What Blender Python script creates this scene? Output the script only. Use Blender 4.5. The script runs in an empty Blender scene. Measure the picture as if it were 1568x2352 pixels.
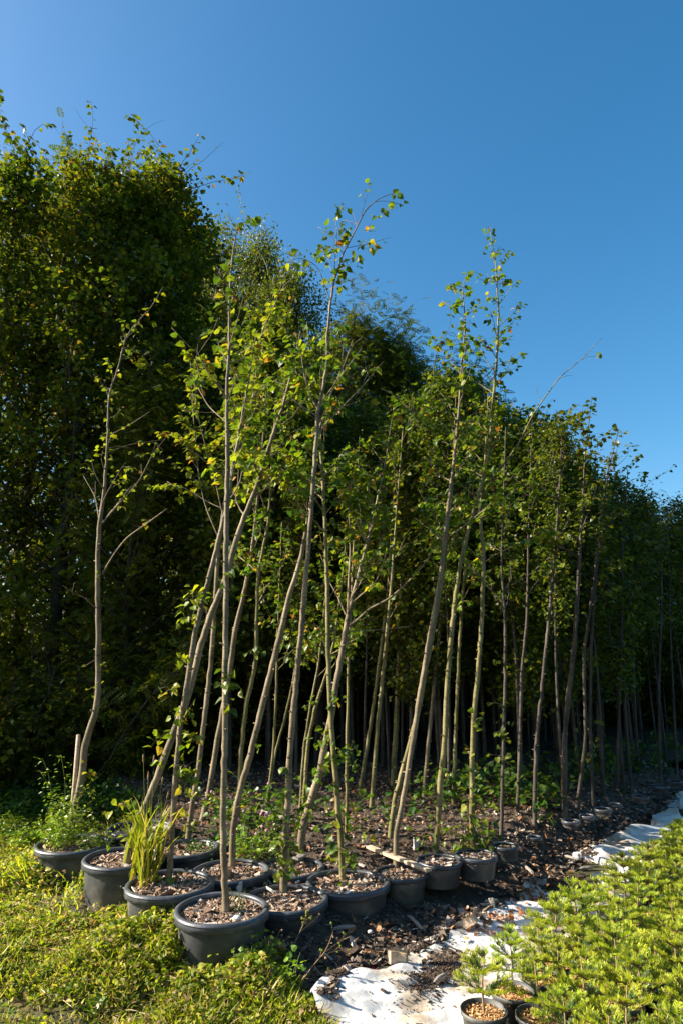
import bpy, math, random
import numpy as np
from mathutils import Vector
random.seed(7); rng = np.random.default_rng(7)
scene = bpy.context.scene
COL = scene.collection

# ------------------------------------------------------------------ camera
CH = 1.65; PITCH = math.radians(11.67); F = 1568.0
cd = bpy.data.cameras.new('camera'); cam = bpy.data.objects.new('camera', cd); COL.objects.link(cam)
cd.sensor_fit = 'VERTICAL'; cd.sensor_height = 36; cd.lens = 24; cd.clip_end = 2000; cd.clip_start = 0.05
cam.location = (0, 0, CH); cam.rotation_euler = (math.pi/2 + PITCH, 0, 0)
scene.camera = cam
# ------------------------------------------------------------------ light
SUN_AZ = math.radians(-88); SUN_EL = math.radians(30)
w = bpy.data.worlds.new('World'); scene.world = w; w.use_nodes = True
nt = w.node_tree; sky = nt.nodes.new('ShaderNodeTexSky'); sky.sky_type = 'NISHITA'
sky.sun_disc = False; sky.sun_elevation = SUN_EL; sky.sun_rotation = SUN_AZ
sky.air_density = 1.0; sky.dust_density = 2.2; sky.ozone_density = 2.6; sky.altitude = 200
bg = nt.nodes['Background']; bg.inputs[1].default_value = 0.076
hsv = nt.nodes.new('ShaderNodeHueSaturation'); hsv.inputs['Saturation'].default_value = 1.34; hsv.inputs['Hue'].default_value = .490
nt.links.new(sky.outputs[0], hsv.inputs['Color']); nt.links.new(hsv.outputs[0], bg.inputs[0])
sl = bpy.data.lights.new('sun', 'SUN'); sl.energy = 5.0; sl.angle = math.radians(0.5); sl.color = (1, .9, .76)
so = bpy.data.objects.new('sun', sl); COL.objects.link(so)
SD = Vector((math.sin(SUN_AZ)*math.cos(SUN_EL), math.cos(SUN_AZ)*math.cos(SUN_EL), math.sin(SUN_EL)))
so.rotation_euler = SD.to_track_quat('Z', 'Y').to_euler(); so.location = SD*30
vs = scene.view_settings; vs.view_transform = 'Standard'; vs.look = 'None'; vs.gamma = 1; vs.exposure = 1.6

# ------------------------------------------------------------------ helpers
cp, sp_ = math.cos(PITCH), math.sin(PITCH)
def ray(px, py):
    xi = (px-784)/F; yi = -(py-1176)/F
    return np.array([xi, cp - sp_*yi, sp_ + cp*yi])
def onz(px, py, z=0.0):
    r = ray(px, py); t = (z-CH)/r[2]; return np.array([0, 0, CH]) + r*t
def atY(px, py, Y):
    r = ray(px, py); t = Y/r[1]; return np.array([0, 0, CH]) + r*t
def toz(py, D):      # height at horizontal distance D on the view's middle column
    r = ray(784, py); return CH + r[2]/r[1]*D
def tdepth(P): return P[1]*cp + (P[2]-CH)*sp_
def topix(P):
    t = tdepth(P); yi = (-(P[1])*sp_ + (P[2]-CH)*cp)/t
    return 784 + P[0]/t*F, 1176 - yi*F

class MB:
    def __init__(s): s.v = []; s.f = {}; s.n = 0
    def add(s, V, faces):
        V = np.asarray(V, float); s.v.append(V)
        fa = np.asarray(faces, int); s.f.setdefault(fa.shape[1], []).append(fa + s.n); s.n += len(V)
    def addm(s, V, facelists):
        V = np.asarray(V, float); s.v.append(V)
        for fa in facelists:
            fa = np.asarray(fa, int)
            if len(fa): s.f.setdefault(fa.shape[1], []).append(fa + s.n)
        s.n += len(V)
    def mesh(s, name, mat, smooth=True):
        me = bpy.data.meshes.new(name)
        if s.n:
            V = np.concatenate(s.v); me.vertices.add(len(V)); me.vertices.foreach_set('co', V.ravel().astype(np.float32))
            loops = []; tot = []
            for k in sorted(s.f):
                A = np.concatenate(s.f[k]); loops.append(A.ravel()); tot.append(np.full(len(A), k))
            L = np.concatenate(loops); T = np.concatenate(tot)
            me.loops.add(len(L)); me.loops.foreach_set('vertex_index', L.astype(np.int32))
            me.polygons.add(len(T)); st = np.concatenate([[0], np.cumsum(T)[:-1]])
            me.polygons.foreach_set('loop_start', st.astype(np.int32)); me.polygons.foreach_set('loop_total', T.astype(np.int32))
            me.polygons.foreach_set('use_smooth', np.full(len(T), smooth))
            me.update(calc_edges=True); me.validate()
        me.materials.append(mat); return me
def obj(name, me, parent=None, loc=(0, 0, 0), **kw):
    o = bpy.data.objects.new(name, me); COL.objects.link(o); o.location = loc
    if parent: o.parent = parent
    for k, v in kw.items(): o[k] = v
    return o
def thing(name, label, cat, group=None, loc=(0, 0, 0), rz=0, sc=1):
    o = bpy.data.objects.new(name, None); COL.objects.link(o); o.location = loc; o.rotation_euler = (0, 0, rz)
    o.scale = (sc, sc, sc) if not hasattr(sc, '__len__') else sc
    o['label'] = label; o['category'] = cat; o.empty_display_size = .05
    if group: o['group'] = group
    return o
def dup(root, loc, rz=0, sc=1, label=None):
    r = root.copy(); COL.objects.link(r); r.location = loc; r.rotation_euler = (0, 0, rz)
    r.scale = (sc, sc, sc) if not hasattr(sc, '__len__') else sc
    if label: r['label'] = label
    for ch in list(root.children):
        c = ch.copy(); COL.objects.link(c); c.parent = r
        for g in ch.children:
            d = g.copy(); COL.objects.link(d); d.parent = c
    return r

def nrmz(a): return a/np.maximum(np.linalg.norm(a, axis=-1, keepdims=True), 1e-9)
def tube(mb, P, R, sides=6, cap=True, wob=0):
    P = np.asarray(P, float); R = np.asarray(R, float); n = len(P)
    T = np.gradient(P, axis=0); T = nrmz(T)
    ref = np.array([1., 0, 0]) if abs(T[0][0]) < .8 else np.array([0, 1., 0])
    a = np.linspace(0, 2*np.pi, sides, endpoint=False)
    U = nrmz(ref - T*np.sum(T*ref, 1, keepdims=True)); W = np.cross(T, U)
    V = P[:, None] + R[:, None, None]*(np.cos(a)[None, :, None]*U[:, None] + np.sin(a)[None, :, None]*W[:, None])
    if wob: V = V + (V-P[:, None])*rng.normal(0, wob, (n, sides, 1))
    V = V.reshape(-1, 3); i = np.arange(n-1)[:, None]*sides; j = np.arange(sides)[None]; j2 = (j+1) % sides
    Q = np.stack([i+j, i+j2, i+sides+j2, i+sides+j], -1).reshape(-1, 4)
    caps = []
    if cap:
        V = np.vstack([V, P[-1] + T[-1]*R[-1]*.3])
        caps = [[(n-1)*sides+k, (n-1)*sides+(k+1) % sides, n*sides] for k in range(sides)]
    mb.addm(V, [Q, caps] if caps else [Q])
def resample(P, R, n):
    P = np.asarray(P, float); d = np.concatenate([[0], np.cumsum(np.linalg.norm(np.diff(P, axis=0), axis=1))])
    t = np.linspace(0, d[-1], n)
    # Catmull-like smoothing: interpolate then smooth lightly
    Q = np.stack([np.interp(t, d, P[:, k]) for k in range(3)], 1)
    for _ in range(2): Q[1:-1] = (Q[:-2] + 2*Q[1:-1] + Q[2:])/4
    return Q, np.interp(t, d, R)
def box(mb, c, s, rz=0, rx=0, ry=0, jit=0):
    V = np.array([[x, y, z] for x in (-.5, .5) for y in (-.5, .5) for z in (-.5, .5)])*np.array(s)
    if jit: V = V + rng.normal(0, jit, V.shape)
    from mathutils import Euler
    M = np.array(Euler((rx, ry, rz)).to_matrix()); V = V @ M.T + np.array(c)
    mb.add(V, [[0, 1, 3, 2], [4, 6, 7, 5], [0, 4, 5, 1], [2, 3, 7, 6], [0, 2, 6, 4], [1, 5, 7, 3]])

# leaf templates (stalk at origin, blade along +x, unit length)
def T_heart(fold=.12, droop=.18):
    V = [[0, 0, 0], [.45, 0, 0], [1, 0, -droop], [-.06, .26, fold*.6], [.28, .46, fold], [.68, .27, fold*.4-droop*.4],
         [-.06, -.26, fold*.6], [.28, -.46, fold], [.68, -.27, fold*.4-droop*.4]]
    return np.array(V, float), [[0, 1, 4, 3], [1, 2, 5, 4], [1, 0, 6, 7], [2, 1, 7, 8]]
def T_dia(wd=.36, fold=.1):
    return np.array([[0, 0, 0], [.42, wd, fold], [1, 0, -.12], [.42, -wd, fold]], float), [[0, 2, 1], [0, 3, 2]]
def T_rowan():
    V = []; Fq = []
    for k in range(6):
        x = .18 + k*.14; L = .26 - .02*abs(k-2)
        for s in (-1, 1):
            b = len(V); dx = .10
            V += [[x, s*.02, -.1*x*x], [x-.055+dx*.5, s*L*.5, .02-.1*x*x], [x+dx, s*L, -.03-.1*x*x], [x+.075+dx*.5, s*L*.5, .02-.1*x*x]]
            Fq.append([b, b+3, b+2, b+1] if s > 0 else [b, b+1, b+2, b+3])
    b = len(V); V += [[.96, 0, -.1], [1.06, .05, -.11], [1.2, 0, -.14], [1.06, -.05, -.11]]; Fq.append([b, b+3, b+2, b+1])
    b = len(V); V += [[0, .008, 0], [0, -.008, 0], [1, -.006, -.1], [1, .006, -.1]]; Fq.append([b, b+1, b+2, b+3])
    return np.array(V, float), Fq
def T_blade(wd=.035, bend=.35):
    return np.array([[0, wd, 0], [0, -wd, 0], [.5, wd*.9, bend*.12], [.5, -wd*.9, bend*.12], [.85, wd*.5, -bend*.1], [.85, -wd*.5, -bend*.1], [1, 0, -bend*.3]]), \
           [[0, 1, 3, 2], [2, 3, 5, 4]], [[4, 5, 6]]
def T_needle(): return np.array([[0, .05, 0], [0, -.05, 0], [.8, -.05, .02], [1, 0, .0], [.8, .05, .02]], float), [[0, 1, 2, 3, 4]]
HEART = T_heart(); HEART2 = T_heart(.2, .3); DIA = T_dia(); ROWAN = T_rowan(); OVAL = T_dia(.25, .06); NEEDLE = T_needle()
_b = T_blade()
def scatter(mb, tmpl, pos, dr, nm, size):
    V, Fc = tmpl[0], tmpl[1]; pos = np.asarray(pos, float)
    N = len(pos)
    if N == 0: return
    size = np.broadcast_to(np.asarray(size, float), (N,))
    x = nrmz(np.asarray(dr, float)); z = np.asarray(nm, float); z = nrmz(z - x*np.sum(x*z, 1, keepdims=True)); y = np.cross(z, x)
    W = pos[:, None] + size[:, None, None]*(V[None, :, 0:1]*x[:, None] + V[None, :, 1:2]*y[:, None] + V[None, :, 2:3]*z[:, None])
    k = len(V); off = (np.arange(N)*k)[:, None, None]
    fl = [(np.asarray(Fc)[None]+off).reshape(-1, len(Fc[0]))]
    if len(tmpl) > 2: fl.append((np.asarray(tmpl[2])[None]+off).reshape(-1, len(tmpl[2][0])))
    mb.addm(W.reshape(-1, 3), fl)

class Leaves:
    def __init__(s): s.p = []; s.d = []; s.n = []; s.s = []
    def add(s, p, d, n, sz): s.p.append(p); s.d.append(d); s.n.append(n); s.s.append(sz)
    def addn(s, P, D, N, S):
        s.p += list(P); s.d += list(D); s.n += list(N); s.s += list(S)
    def build(s, mb, tmpl): 
        if s.p: scatter(mb, tmpl, np.array(s.p), np.array(s.d), np.array(s.n), np.array(s.s))
def leafset(L, C, n, sig, size, droop=.45, out=None, nj=.55):
    C = np.asarray(C, float)
    P = C + rng.normal(0, sig, (n, 3))
    a = rng.uniform(0, 2*np.pi, n); D = np.stack([np.cos(a), np.sin(a), rng.normal(-droop, .35, n)], 1)
    if out is not None: D = D*.8 + np.asarray(out)
    N = np.stack([rng.normal(0, nj, n), rng.normal(0, nj, n), np.ones(n)], 1)
    L.addn(P, D, N, size*rng.uniform(.7, 1.25, n))

# ------------------------------------------------------------------ materials
def newmat(name):
    m = bpy.data.materials.new(name); m.use_nodes = True; return m, m.node_tree, m.node_tree.nodes['Principled BSDF']
def ramp(nt, stops, interp='LINEAR'):
    r = nt.nodes.new('ShaderNodeValToRGB'); r.color_ramp.interpolation = interp
    e = r.color_ramp.elements
    while len(e) > 1: e.remove(e[-1])
    e[0].position = stops[0][0]; e[0].color = (*stops[0][1], 1)
    for p, c in stops[1:]:
        x = e.new(p); x.color = (*c, 1)
    return r
def leafmat(name, stops, tr=(1.5, 1.6, .6), fac=.42, rough=.42, spec=.35):
    m, nt, b = newmat(name)
    g = nt.nodes.new('ShaderNodeNewGeometry'); r = ramp(nt, stops); nt.links.new(g.outputs['Random Per Island'], r.inputs[0])
    oi = nt.nodes.new('ShaderNodeObjectInfo'); hs = nt.nodes.new('ShaderNodeHueSaturation')
    mr = nt.nodes.new('ShaderNodeMapRange'); mr.inputs[3].default_value = .485; mr.inputs[4].default_value = .515
    nt.links.new(oi.outputs['Random'], mr.inputs[0]); nt.links.new(mr.outputs[0], hs.inputs['Hue'])
    nz = nt.nodes.new('ShaderNodeTexNoise'); nz.inputs['Scale'].default_value = 1.3; tc = nt.nodes.new('ShaderNodeTexCoord'); nt.links.new(tc.outputs['Object'], nz.inputs['Vector'])
    mv = nt.nodes.new('ShaderNodeMapRange'); mv.inputs[1].default_value = .3; mv.inputs[2].default_value = .7; mv.inputs[3].default_value = .75; mv.inputs[4].default_value = 1.25
    nt.links.new(nz.outputs[0], mv.inputs[0]); nt.links.new(mv.outputs[0], hs.inputs['Value'])
    nt.links.new(r.outputs[0], hs.inputs['Color']); nt.links.new(hs.outputs[0], b.inputs['Base Color'])
    b.inputs['Roughness'].default_value = rough; b.inputs['Specular IOR Level'].default_value = spec
    t = nt.nodes.new('ShaderNodeBsdfTranslucent'); mx = nt.nodes.new('ShaderNodeVectorMath'); mx.operation = 'MULTIPLY'
    mx.inputs[1].default_value = tr; nt.links.new(hs.outputs[0], mx.inputs[0]); nt.links.new(mx.outputs[0], t.inputs[0])
    ms = nt.nodes.new('ShaderNodeMixShader'); ms.inputs[0].default_value = fac
    nt.links.new(b.outputs[0], ms.inputs[1]); nt.links.new(t.outputs[0], ms.inputs[2])
    nt.links.new(ms.outputs[0], nt.nodes['Material Output'].inputs[0]); return m
def noisemat(name, stops, scale=8, rough=.85, bump=.3, stretch=(1, 1, 1), bscale=None, detail=8, island=False, spec=.3, bdist=.02):
    m, nt, b = newmat(name)
    tc = nt.nodes.new('ShaderNodeTexCoord'); mp = nt.nodes.new('ShaderNodeMapping'); mp.inputs['Scale'].default_value = stretch
    nt.links.new(tc.outputs['Object'], mp.inputs[0])
    n = nt.nodes.new('ShaderNodeTexNoise'); n.inputs['Scale'].default_value = scale; n.inputs['Detail'].default_value = detail; n.inputs['Roughness'].default_value = .65
    nt.links.new(mp.outputs[0], n.inputs['Vector']); r = ramp(nt, stops)
    if island:
        g = nt.nodes.new('ShaderNodeNewGeometry'); nt.links.new(g.outputs['Random Per Island'], r.inputs[0])
    else: nt.links.new(n.outputs[0], r.inputs[0])
    nt.links.new(r.outputs[0], b.inputs['Base Color']); b.inputs['Roughness'].default_value = rough; b.inputs['Specular IOR Level'].default_value = spec
    n2 = nt.nodes.new('ShaderNodeTexNoise'); n2.inputs['Scale'].default_value = bscale or scale*3; n2.inputs['Detail'].default_value = 6
    nt.links.new(mp.outputs[0], n2.inputs['Vector'])
    bp = nt.nodes.new('ShaderNodeBump'); bp.inputs['Strength'].default_value = bump; bp.inputs['Distance'].default_value = bdist
    nt.links.new(n2.outputs[0], bp.inputs['Height']); nt.links.new(bp.outputs[0], b.inputs['Normal'])
    return m
M = {}
M['lime'] = leafmat('lime_leaf', [(0, (.04, .085, .01)), (.35, (.08, .135, .012)), (.75, (.15, .19, .014)), (.93, (.24, .24, .018)), (.97, (.42, .25, .02)), (.99, (.3, .11, .03))])
M['yellow'] = leafmat('yellowing_leaf', [(0, (.08, .14, .012)), (.5, (.18, .23, .015)), (.93, (.28, .27, .02)), (.98, (.4, .2, .03))])
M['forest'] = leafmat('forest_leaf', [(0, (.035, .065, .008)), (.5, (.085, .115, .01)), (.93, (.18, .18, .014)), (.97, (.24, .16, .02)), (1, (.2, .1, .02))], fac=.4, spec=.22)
M['birch'] = leafmat('birch_leaf', [(0, (.045, .07, .008)), (.5, (.09, .115, .012)), (.97, (.16, .16, .02)), (1, (.26, .18, .02))], fac=.38, spec=.25)
M['rowan'] = leafmat('rowan_leaf', [(0, (.04, .065, .008)), (.6, (.09, .115, .012)), (1, (.15, .16, .018))], fac=.36, spec=.15, rough=.6)
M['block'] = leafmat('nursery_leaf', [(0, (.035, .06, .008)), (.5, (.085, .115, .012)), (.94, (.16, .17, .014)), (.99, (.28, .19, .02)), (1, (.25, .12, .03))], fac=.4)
M['under'] = leafmat('undergrowth_leaf', [(0, (.03, .09, .015)), (.7, (.07, .14, .02)), (1, (.13, .17, .02))])
M['grass'] = leafmat('meadow_leaf', [(0, (.05, .09, .008)), (.25, (.14, .19, .012)), (.55, (.28, .31, .018)), (.75, (.4, .37, .045)), (.87, (.42, .33, .14)), (.95, (.28, .17, .08)), (1, (.2, .1, .05))], fac=.42, spec=.25, rough=.5)
M['grassb'] = leafmat('weed_leaf', [(0, (.09, .18, .012)), (.6, (.19, .29, .018)), (1, (.32, .36, .025))], fac=.42, spec=.5)
M['straw'] = leafmat('straw', [(0, (.35, .27, .12)), (.6, (.3, .2, .09)), (1, (.22, .11, .05))], tr=(1, 1, 1), fac=.2)
M['fir'] = leafmat('fir_needle', [(0, (.035, .085, .02)), (.5, (.08, .14, .02)), (1, (.16, .23, .02))], tr=(1.3, 1.4, .6), fac=.3, spec=.5)
M['firtip'] = leafmat('fir_needle_young', [(0, (.24, .34, .02)), (.6, (.42, .49, .03)), (1, (.56, .58, .04))], tr=(1.2, 1.25, .6), fac=.35, spec=.4)
M['brownleaf'] = leafmat('dry_leaf', [(0, (.16, .07, .03)), (.5, (.3, .14, .06)), (1, (.42, .26, .13))], tr=(1.2, 1, .8), fac=.2)
def barkmat(name, a, b_, c):
    m, nt, bs = newmat(name); L = nt.links
    tc = nt.nodes.new('ShaderNodeTexCoord')
    def noise(sc, st, det=6):
        mp = nt.nodes.new('ShaderNodeMapping'); mp.inputs['Scale'].default_value = st; L.new(tc.outputs['Object'], mp.inputs[0])
        n = nt.nodes.new('ShaderNodeTexNoise'); n.inputs['Scale'].default_value = sc; n.inputs['Detail'].default_value = det; L.new(mp.outputs[0], n.inputs['Vector']); return n
    n1 = noise(9, (1.5, 1.5, .6)); r1 = ramp(nt, [(.3, a), (.5, b_), (.68, c)]); L.new(n1.outputs[0], r1.inputs[0])
    n2 = noise(30, (.35, .35, 3.5)); r2 = ramp(nt, [(.32, (.4, .38, .36)), (.4, (.95, .95, .95)), (.6, (1.1, 1.1, 1.1)), (.7, (.7, .68, .64))]); L.new(n2.outputs[0], r2.inputs[0])
    mx = nt.nodes.new('ShaderNodeVectorMath'); mx.operation = 'MULTIPLY'; L.new(r1.outputs[0], mx.inputs[0]); L.new(r2.outputs[0], mx.inputs[1])
    L.new(mx.outputs[0], bs.inputs['Base Color']); bs.inputs['Roughness'].default_value = .75; bs.inputs['Specular IOR Level'].default_value = .25
    bp = nt.nodes.new('ShaderNodeBump'); bp.inputs['Strength'].default_value = .5; bp.inputs['Distance'].default_value = .006
    L.new(n2.outputs[0], bp.inputs['Height']); L.new(bp.outputs[0], bs.inputs['Normal']); return m
M['bark'] = barkmat('bark', (.09, .068, .04), (.165, .13, .078), (.25, .2, .125))
M['barkg'] = barkmat('bark_green', (.09, .08, .028), (.16, .14, .05), (.23, .19, .1))
M['barkd'] = barkmat('bark_dark_shaded', (.035, .028, .02), (.06, .048, .036), (.1, .082, .065))  # bark darkened so the trunks' shade is put into the colour
M['birchbark'] = barkmat('birch_bark', (.3, .28, .25), (.45, .43, .4), (.55, .53, .5))
M['pot'] = noisemat('black_plastic', [(.3, (.024, .027, .03)), (.46, (.045, .049, .05)), (.56, (.09, .088, .076)), (.7, (.18, .16, .125))], scale=4, rough=.6, bump=.06, bscale=60, spec=.5)
M['rim'] = noisemat('scuffed_rim', [(.3, (.03, .034, .04)), (.55, (.06, .067, .078)), (.75, (.13, .135, .14))], scale=9, rough=.4, bump=.08, bscale=60, spec=.5)
M['soil'] = noisemat('soil', [(.3, (.03, .02, .013)), (.55, (.075, .05, .032)), (.75, (.15, .105, .07))], scale=14, bump=.9, bscale=60)
M['bank'] = noisemat('bank_soil', [(.3, (.03, .02, .013)), (.55, (.075, .052, .035)), (.75, (.14, .105, .075))], scale=11, bump=1, bscale=45)
M['ground'] = noisemat('meadow_ground', [(.3, (.03, .022, .013)), (.5, (.05, .05, .015)), (.7, (.09, .08, .025))], scale=4, bump=.8, bscale=30)
M['chip'] = noisemat('wood_chip', [(0, (.03, .02, .014)), (.45, (.08, .055, .038)), (.75, (.16, .12, .085)), (.92, (.3, .25, .2)), (1, (.48, .44, .39))], island=True, bump=.4, scale=40)
M['mulch'] = noisemat('pot_mulch', [(0, (.08, .05, .03)), (.35, (.2, .12, .075)), (.7, (.38, .26, .17)), (.93, (.52, .42, .33)), (1, (.66, .62, .57))], island=True, bump=.4, scale=40)
M['coir'] = noisemat('coir', [(0, (.25, .12, .05)), (.5, (.45, .25, .1)), (1, (.62, .42, .2))], island=True, bump=.4, scale=40)
M['coirbed'] = noisemat('coir_bed', [(.3, (.14, .07, .03)), (.7, (.4, .22, .09))], scale=40, bump=1, bscale=90)
M['wood'] = noisemat('weathered_wood', [(.3, (.28, .2, .13)), (.6, (.45, .36, .26)), (.8, (.55, .48, .4))], scale=6, stretch=(1, 6, 6), bump=.4)
M['endwood'] = noisemat('cut_wood', [(.3, (.35, .22, .1)), (.7, (.55, .4, .22))], scale=20, bump=.3)
M['grey'] = noisemat('grey_wood', [(.3, (.16, .14, .12)), (.6, (.28, .25, .22)), (.8, (.42, .39, .35))], scale=8, stretch=(1, 5, 5), bump=.5)
M['stone'] = noisemat('pale_stone', [(.3, (.35, .33, .3)), (.7, (.6, .58, .55))], scale=15, bump=.5)
M['red'] = noisemat('red_cloth', [(.3, (.35, .015, .02)), (.7, (.5, .03, .035))], scale=6, bump=.3)
M['stem'] = noisemat('green_stem', [(.3, (.09, .12, .03)), (.7, (.16, .19, .05))], scale=20, bump=.1)
M['drystem'] = noisemat('dry_stem', [(.3, (.16, .1, .05)), (.7, (.3, .2, .1))], scale=20, bump=.1)
M['tomato'] = noisemat('green_tomato', [(.3, (.22, .28, .05)), (.7, (.35, .38, .08))], scale=5, bump=0, rough=.3)
M['pink'] = noisemat('clover_pink', [(.3, (.55, .15, .32)), (.7, (.75, .35, .5))], scale=90, bump=.5)
M['firbark'] = noisemat('fir_bark', [(.3, (.16, .1, .05)), (.7, (.3, .2, .11))], scale=30, bump=.3)
def sheetmat():
    m, nt, b = newmat('white_fabric'); L = nt.links
    tc = nt.nodes.new('ShaderNodeTexCoord')
    n = nt.nodes.new('ShaderNodeTexNoise'); n.inputs['Scale'].default_value = 2.6; n.inputs['Detail'].default_value = 9; n.inputs['Roughness'].default_value = .6; L.new(tc.outputs['Object'], n.inputs['Vector'])
    r = ramp(nt, [(.35, (.25, .18, .11)), (.43, (.42, .35, .27)), (.5, (.52, .51, .48)), (.7, (.58, .6, .62))]); L.new(n.outputs[0], r.inputs[0]); L.new(r.outputs[0], b.inputs['Base Color'])
    b.inputs['Roughness'].default_value = .8
    n2 = nt.nodes.new('ShaderNodeTexNoise'); n2.inputs['Scale'].default_value = 14; n2.inputs['Detail'].default_value = 7; n2.inputs['Distortion'].default_value = .6; L.new(tc.outputs['Object'], n2.inputs['Vector'])
    bp = nt.nodes.new('ShaderNodeBump'); bp.inputs['Strength'].default_value = .6; bp.inputs['Distance'].default_value = .012; L.new(n2.outputs[0], bp.inputs['Height']); L.new(bp.outputs[0], b.inputs['Normal'])
    return m
M['sheet'] = sheetmat()

# ------------------------------------------------------------------ value noise for terrain
def vnoise(x, y, seed=0, n=64):
    g = np.random.default_rng(seed).uniform(-1, 1, (n, n))
    xi = np.floor(x).astype(int); yi = np.floor(y).astype(int); fx = x-xi; fy = y-yi
    fx = fx*fx*(3-2*fx); fy = fy*fy*(3-2*fy)
    a = g[xi % n, yi % n]; b = g[(xi+1) % n, yi % n]; c = g[xi % n, (yi+1) % n]; d = g[(xi+1) % n, (yi+1) % n]
    return a*(1-fx)*(1-fy)+b*fx*(1-fy)+c*(1-fx)*fy+d*fx*fy
def fbm(x, y, seed=0, o=4): return sum(vnoise(x*2**k, y*2**k, seed+k)*.5**k for k in range(o))
def sdist(X, Y, poly):
    best = np.full(X.shape, 1e9); sg = np.ones(X.shape)
    for (a, b) in zip(poly[:-1], poly[1:]):
        ax, ay = a[:2]; dx, dy = b[0]-ax, b[1]-ay; L2 = dx*dx+dy*dy
        t = np.clip(((X-ax)*dx+(Y-ay)*dy)/L2, 0, 1); ex = X-ax-t*dx; ey = Y-ay-t*dy; d = np.hypot(ex, ey)
        s = np.sign(dx*(Y-ay)-dy*(X-ax)); m = d < best-1e-6
        best = np.where(m, d, best); sg = np.where(m, s, sg)
    return best*sg
def ss(t): t = np.clip(t, 0, 1); return t*t*(3-2*t)

POTS = [ # px, py of rim centre, width px, rim z
 (510, 2085, 218, .30), (391, 2027, 204, .30), (285, 1968, 182, .34), (169, 1937, 168, .31), (325, 1900, 150, .34),
 (428, 1946, 152, .30), (530, 1998, 180, .26), (656, 2062, 195, .22), (668, 1990, 158, .22), (798, 2024, 190, .22),
 (920, 2003, 122, .22), (1008, 1975, 106, .27), (1092, 1962, 98, .29), (1159, 1941, 62, .28),
 (1226, 1921, 34, .30), (1310, 1884, 42, .29), (1347, 1872, 36, .29), (1383, 1857, 42, .29), (1412, 1846, 30, .29), (1470, 1828, 38, .29), (1515, 1804, 40, .29), (1547, 1794, 34, .29), (525, 1928, 96, .28)]
PW = [onz(p[0], p[1], p[3]) for p in POTS]
PR = [p[2]*tdepth(P)/F/2 for p, P in zip(POTS, PW)]
LOW = [onz(760, 2460), onz(755, 2352), onz(800, 2278), onz(850, 2258), onz(905, 2232), onz(960, 2205), onz(1015, 2180), onz(1045, 2145), onz(1110, 2112),
       onz(1180, 2085), onz(1240, 2040), onz(1310, 2000), onz(1380, 1960), onz(1450, 1920), onz(1510, 1880), onz(1568, 1835), onz(1640, 1790), onz(1760, 1720)]
LOW = [np.array([p[0], p[1]]) for p in LOW]; LOW.append(LOW[-1] + (LOW[-1]-LOW[-2])*3)
G = [onz(700, 2700)[:2], onz(740, 2400)[:2], onz(640, 2235)[:2], PW[0][:2], PW[1][:2], PW[2][:2], PW[3][:2], np.array([-1.75, 5.9]), np.array([-1.7, 7.0]), np.array([-4, 10.]), np.array([-9, 16.])]
def mound(X, Y):
    d1 = sdist(X, Y, LOW); d2 = -sdist(X, Y, G)
    h = .235*np.minimum(ss(d1/(1.0-.4*ss((Y-4.9)/.9))), ss((d2+.04)/.16))
    h = h*(.2+.055*ss((Y-4.6)/1.2))/.235
    n = fbm(X*4, Y*4, 3)*.018 + fbm(X*17, Y*17, 9, 3)*.010
    h = np.where((h > .004), h + n*np.clip(h/.1, .25, 1), -.06)
    for p, P, r in zip(POTS, PW, PR):
        d = np.hypot(X-P[0], Y-P[1])-r
        h = np.where(d < .3, np.minimum(h, p[3]-.045+np.maximum(0, d)*.55), h)
    return h
def gz(x, y): return float(np.maximum(mound(np.array([x]), np.array([y])), 0)[0])

def turf(X, Y):
    dg = np.maximum(sdist(X, Y, G), 0); a = .09+.015*ss((Y-4.0)/.8)-.08*ss((Y-5.5)/1.2)
    return np.where(Y < 3.9, .09*ss((Y-3.3)/.6)*ss((-.1-X)/.4), a)*np.exp(-(dg/.6)**2) + .012*fbm(X*3, Y*3, 91, 3)
def tz(x, y): return max(0., float(turf(np.array([x]), np.array([y]))[0]))
def groundz(px, py, z):
    best = None
    for p, P in zip(POTS, PW):
        q = onz(px, py, p[3]-.03); d = np.hypot(q[0]-P[0], q[1]-P[1])/(p[2]*tdepth(P)/F/2)
        if d < .98 and (best is None or d < best[0]): best = (d, p[3]-.03)
    if best: return best[1]
    for _ in range(4):
        q = onz(px, py, z); z = gz(q[0], q[1])
    return z
# ------------------------------------------------------------------ ground, mound
mb = MB(); mb.add([[-600, -40, 0], [600, -40, 0], [600, 1200, 0], [-600, 1200, 0]], [[0, 1, 2, 3]])
obj('ground', mb.mesh('ground', M['ground'], False), kind='structure')
def grid(fz, x0, x1, y0, y1, st):
    xs = np.arange(x0, x1, st); ys = np.arange(y0, y1, st); X, Y = np.meshgrid(xs, ys); Z = fz(X, Y)
    V = np.stack([X, Y, Z], -1).reshape(-1, 3); nx = len(xs); ny = len(ys)
    i = (np.arange(ny-1)[:, None]*nx + np.arange(nx-1)[None]); Q = np.stack([i, i+1, i+nx+1, i+nx], -1).reshape(-1, 4)
    keep = (V[:, 2][Q] > -.05).any(1)
    return V, Q[keep]
mb = MB(); mb.add(*grid(mound, -3.2, 6, 3.2, 9.5, .03)); 
obj('bark_mulch_bank', mb.mesh('mound', M['bank']), kind='structure')
mb = MB(); mb.add(*grid(lambda X, Y: np.where(mound(X, Y) > 0, .25+fbm(X*3, Y*3, 5)*.03, -.06), -9, 16, 9.46, 24, .12))
obj('shaded_ground', mb.mesh('floor', M['bank']), kind='structure')

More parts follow.
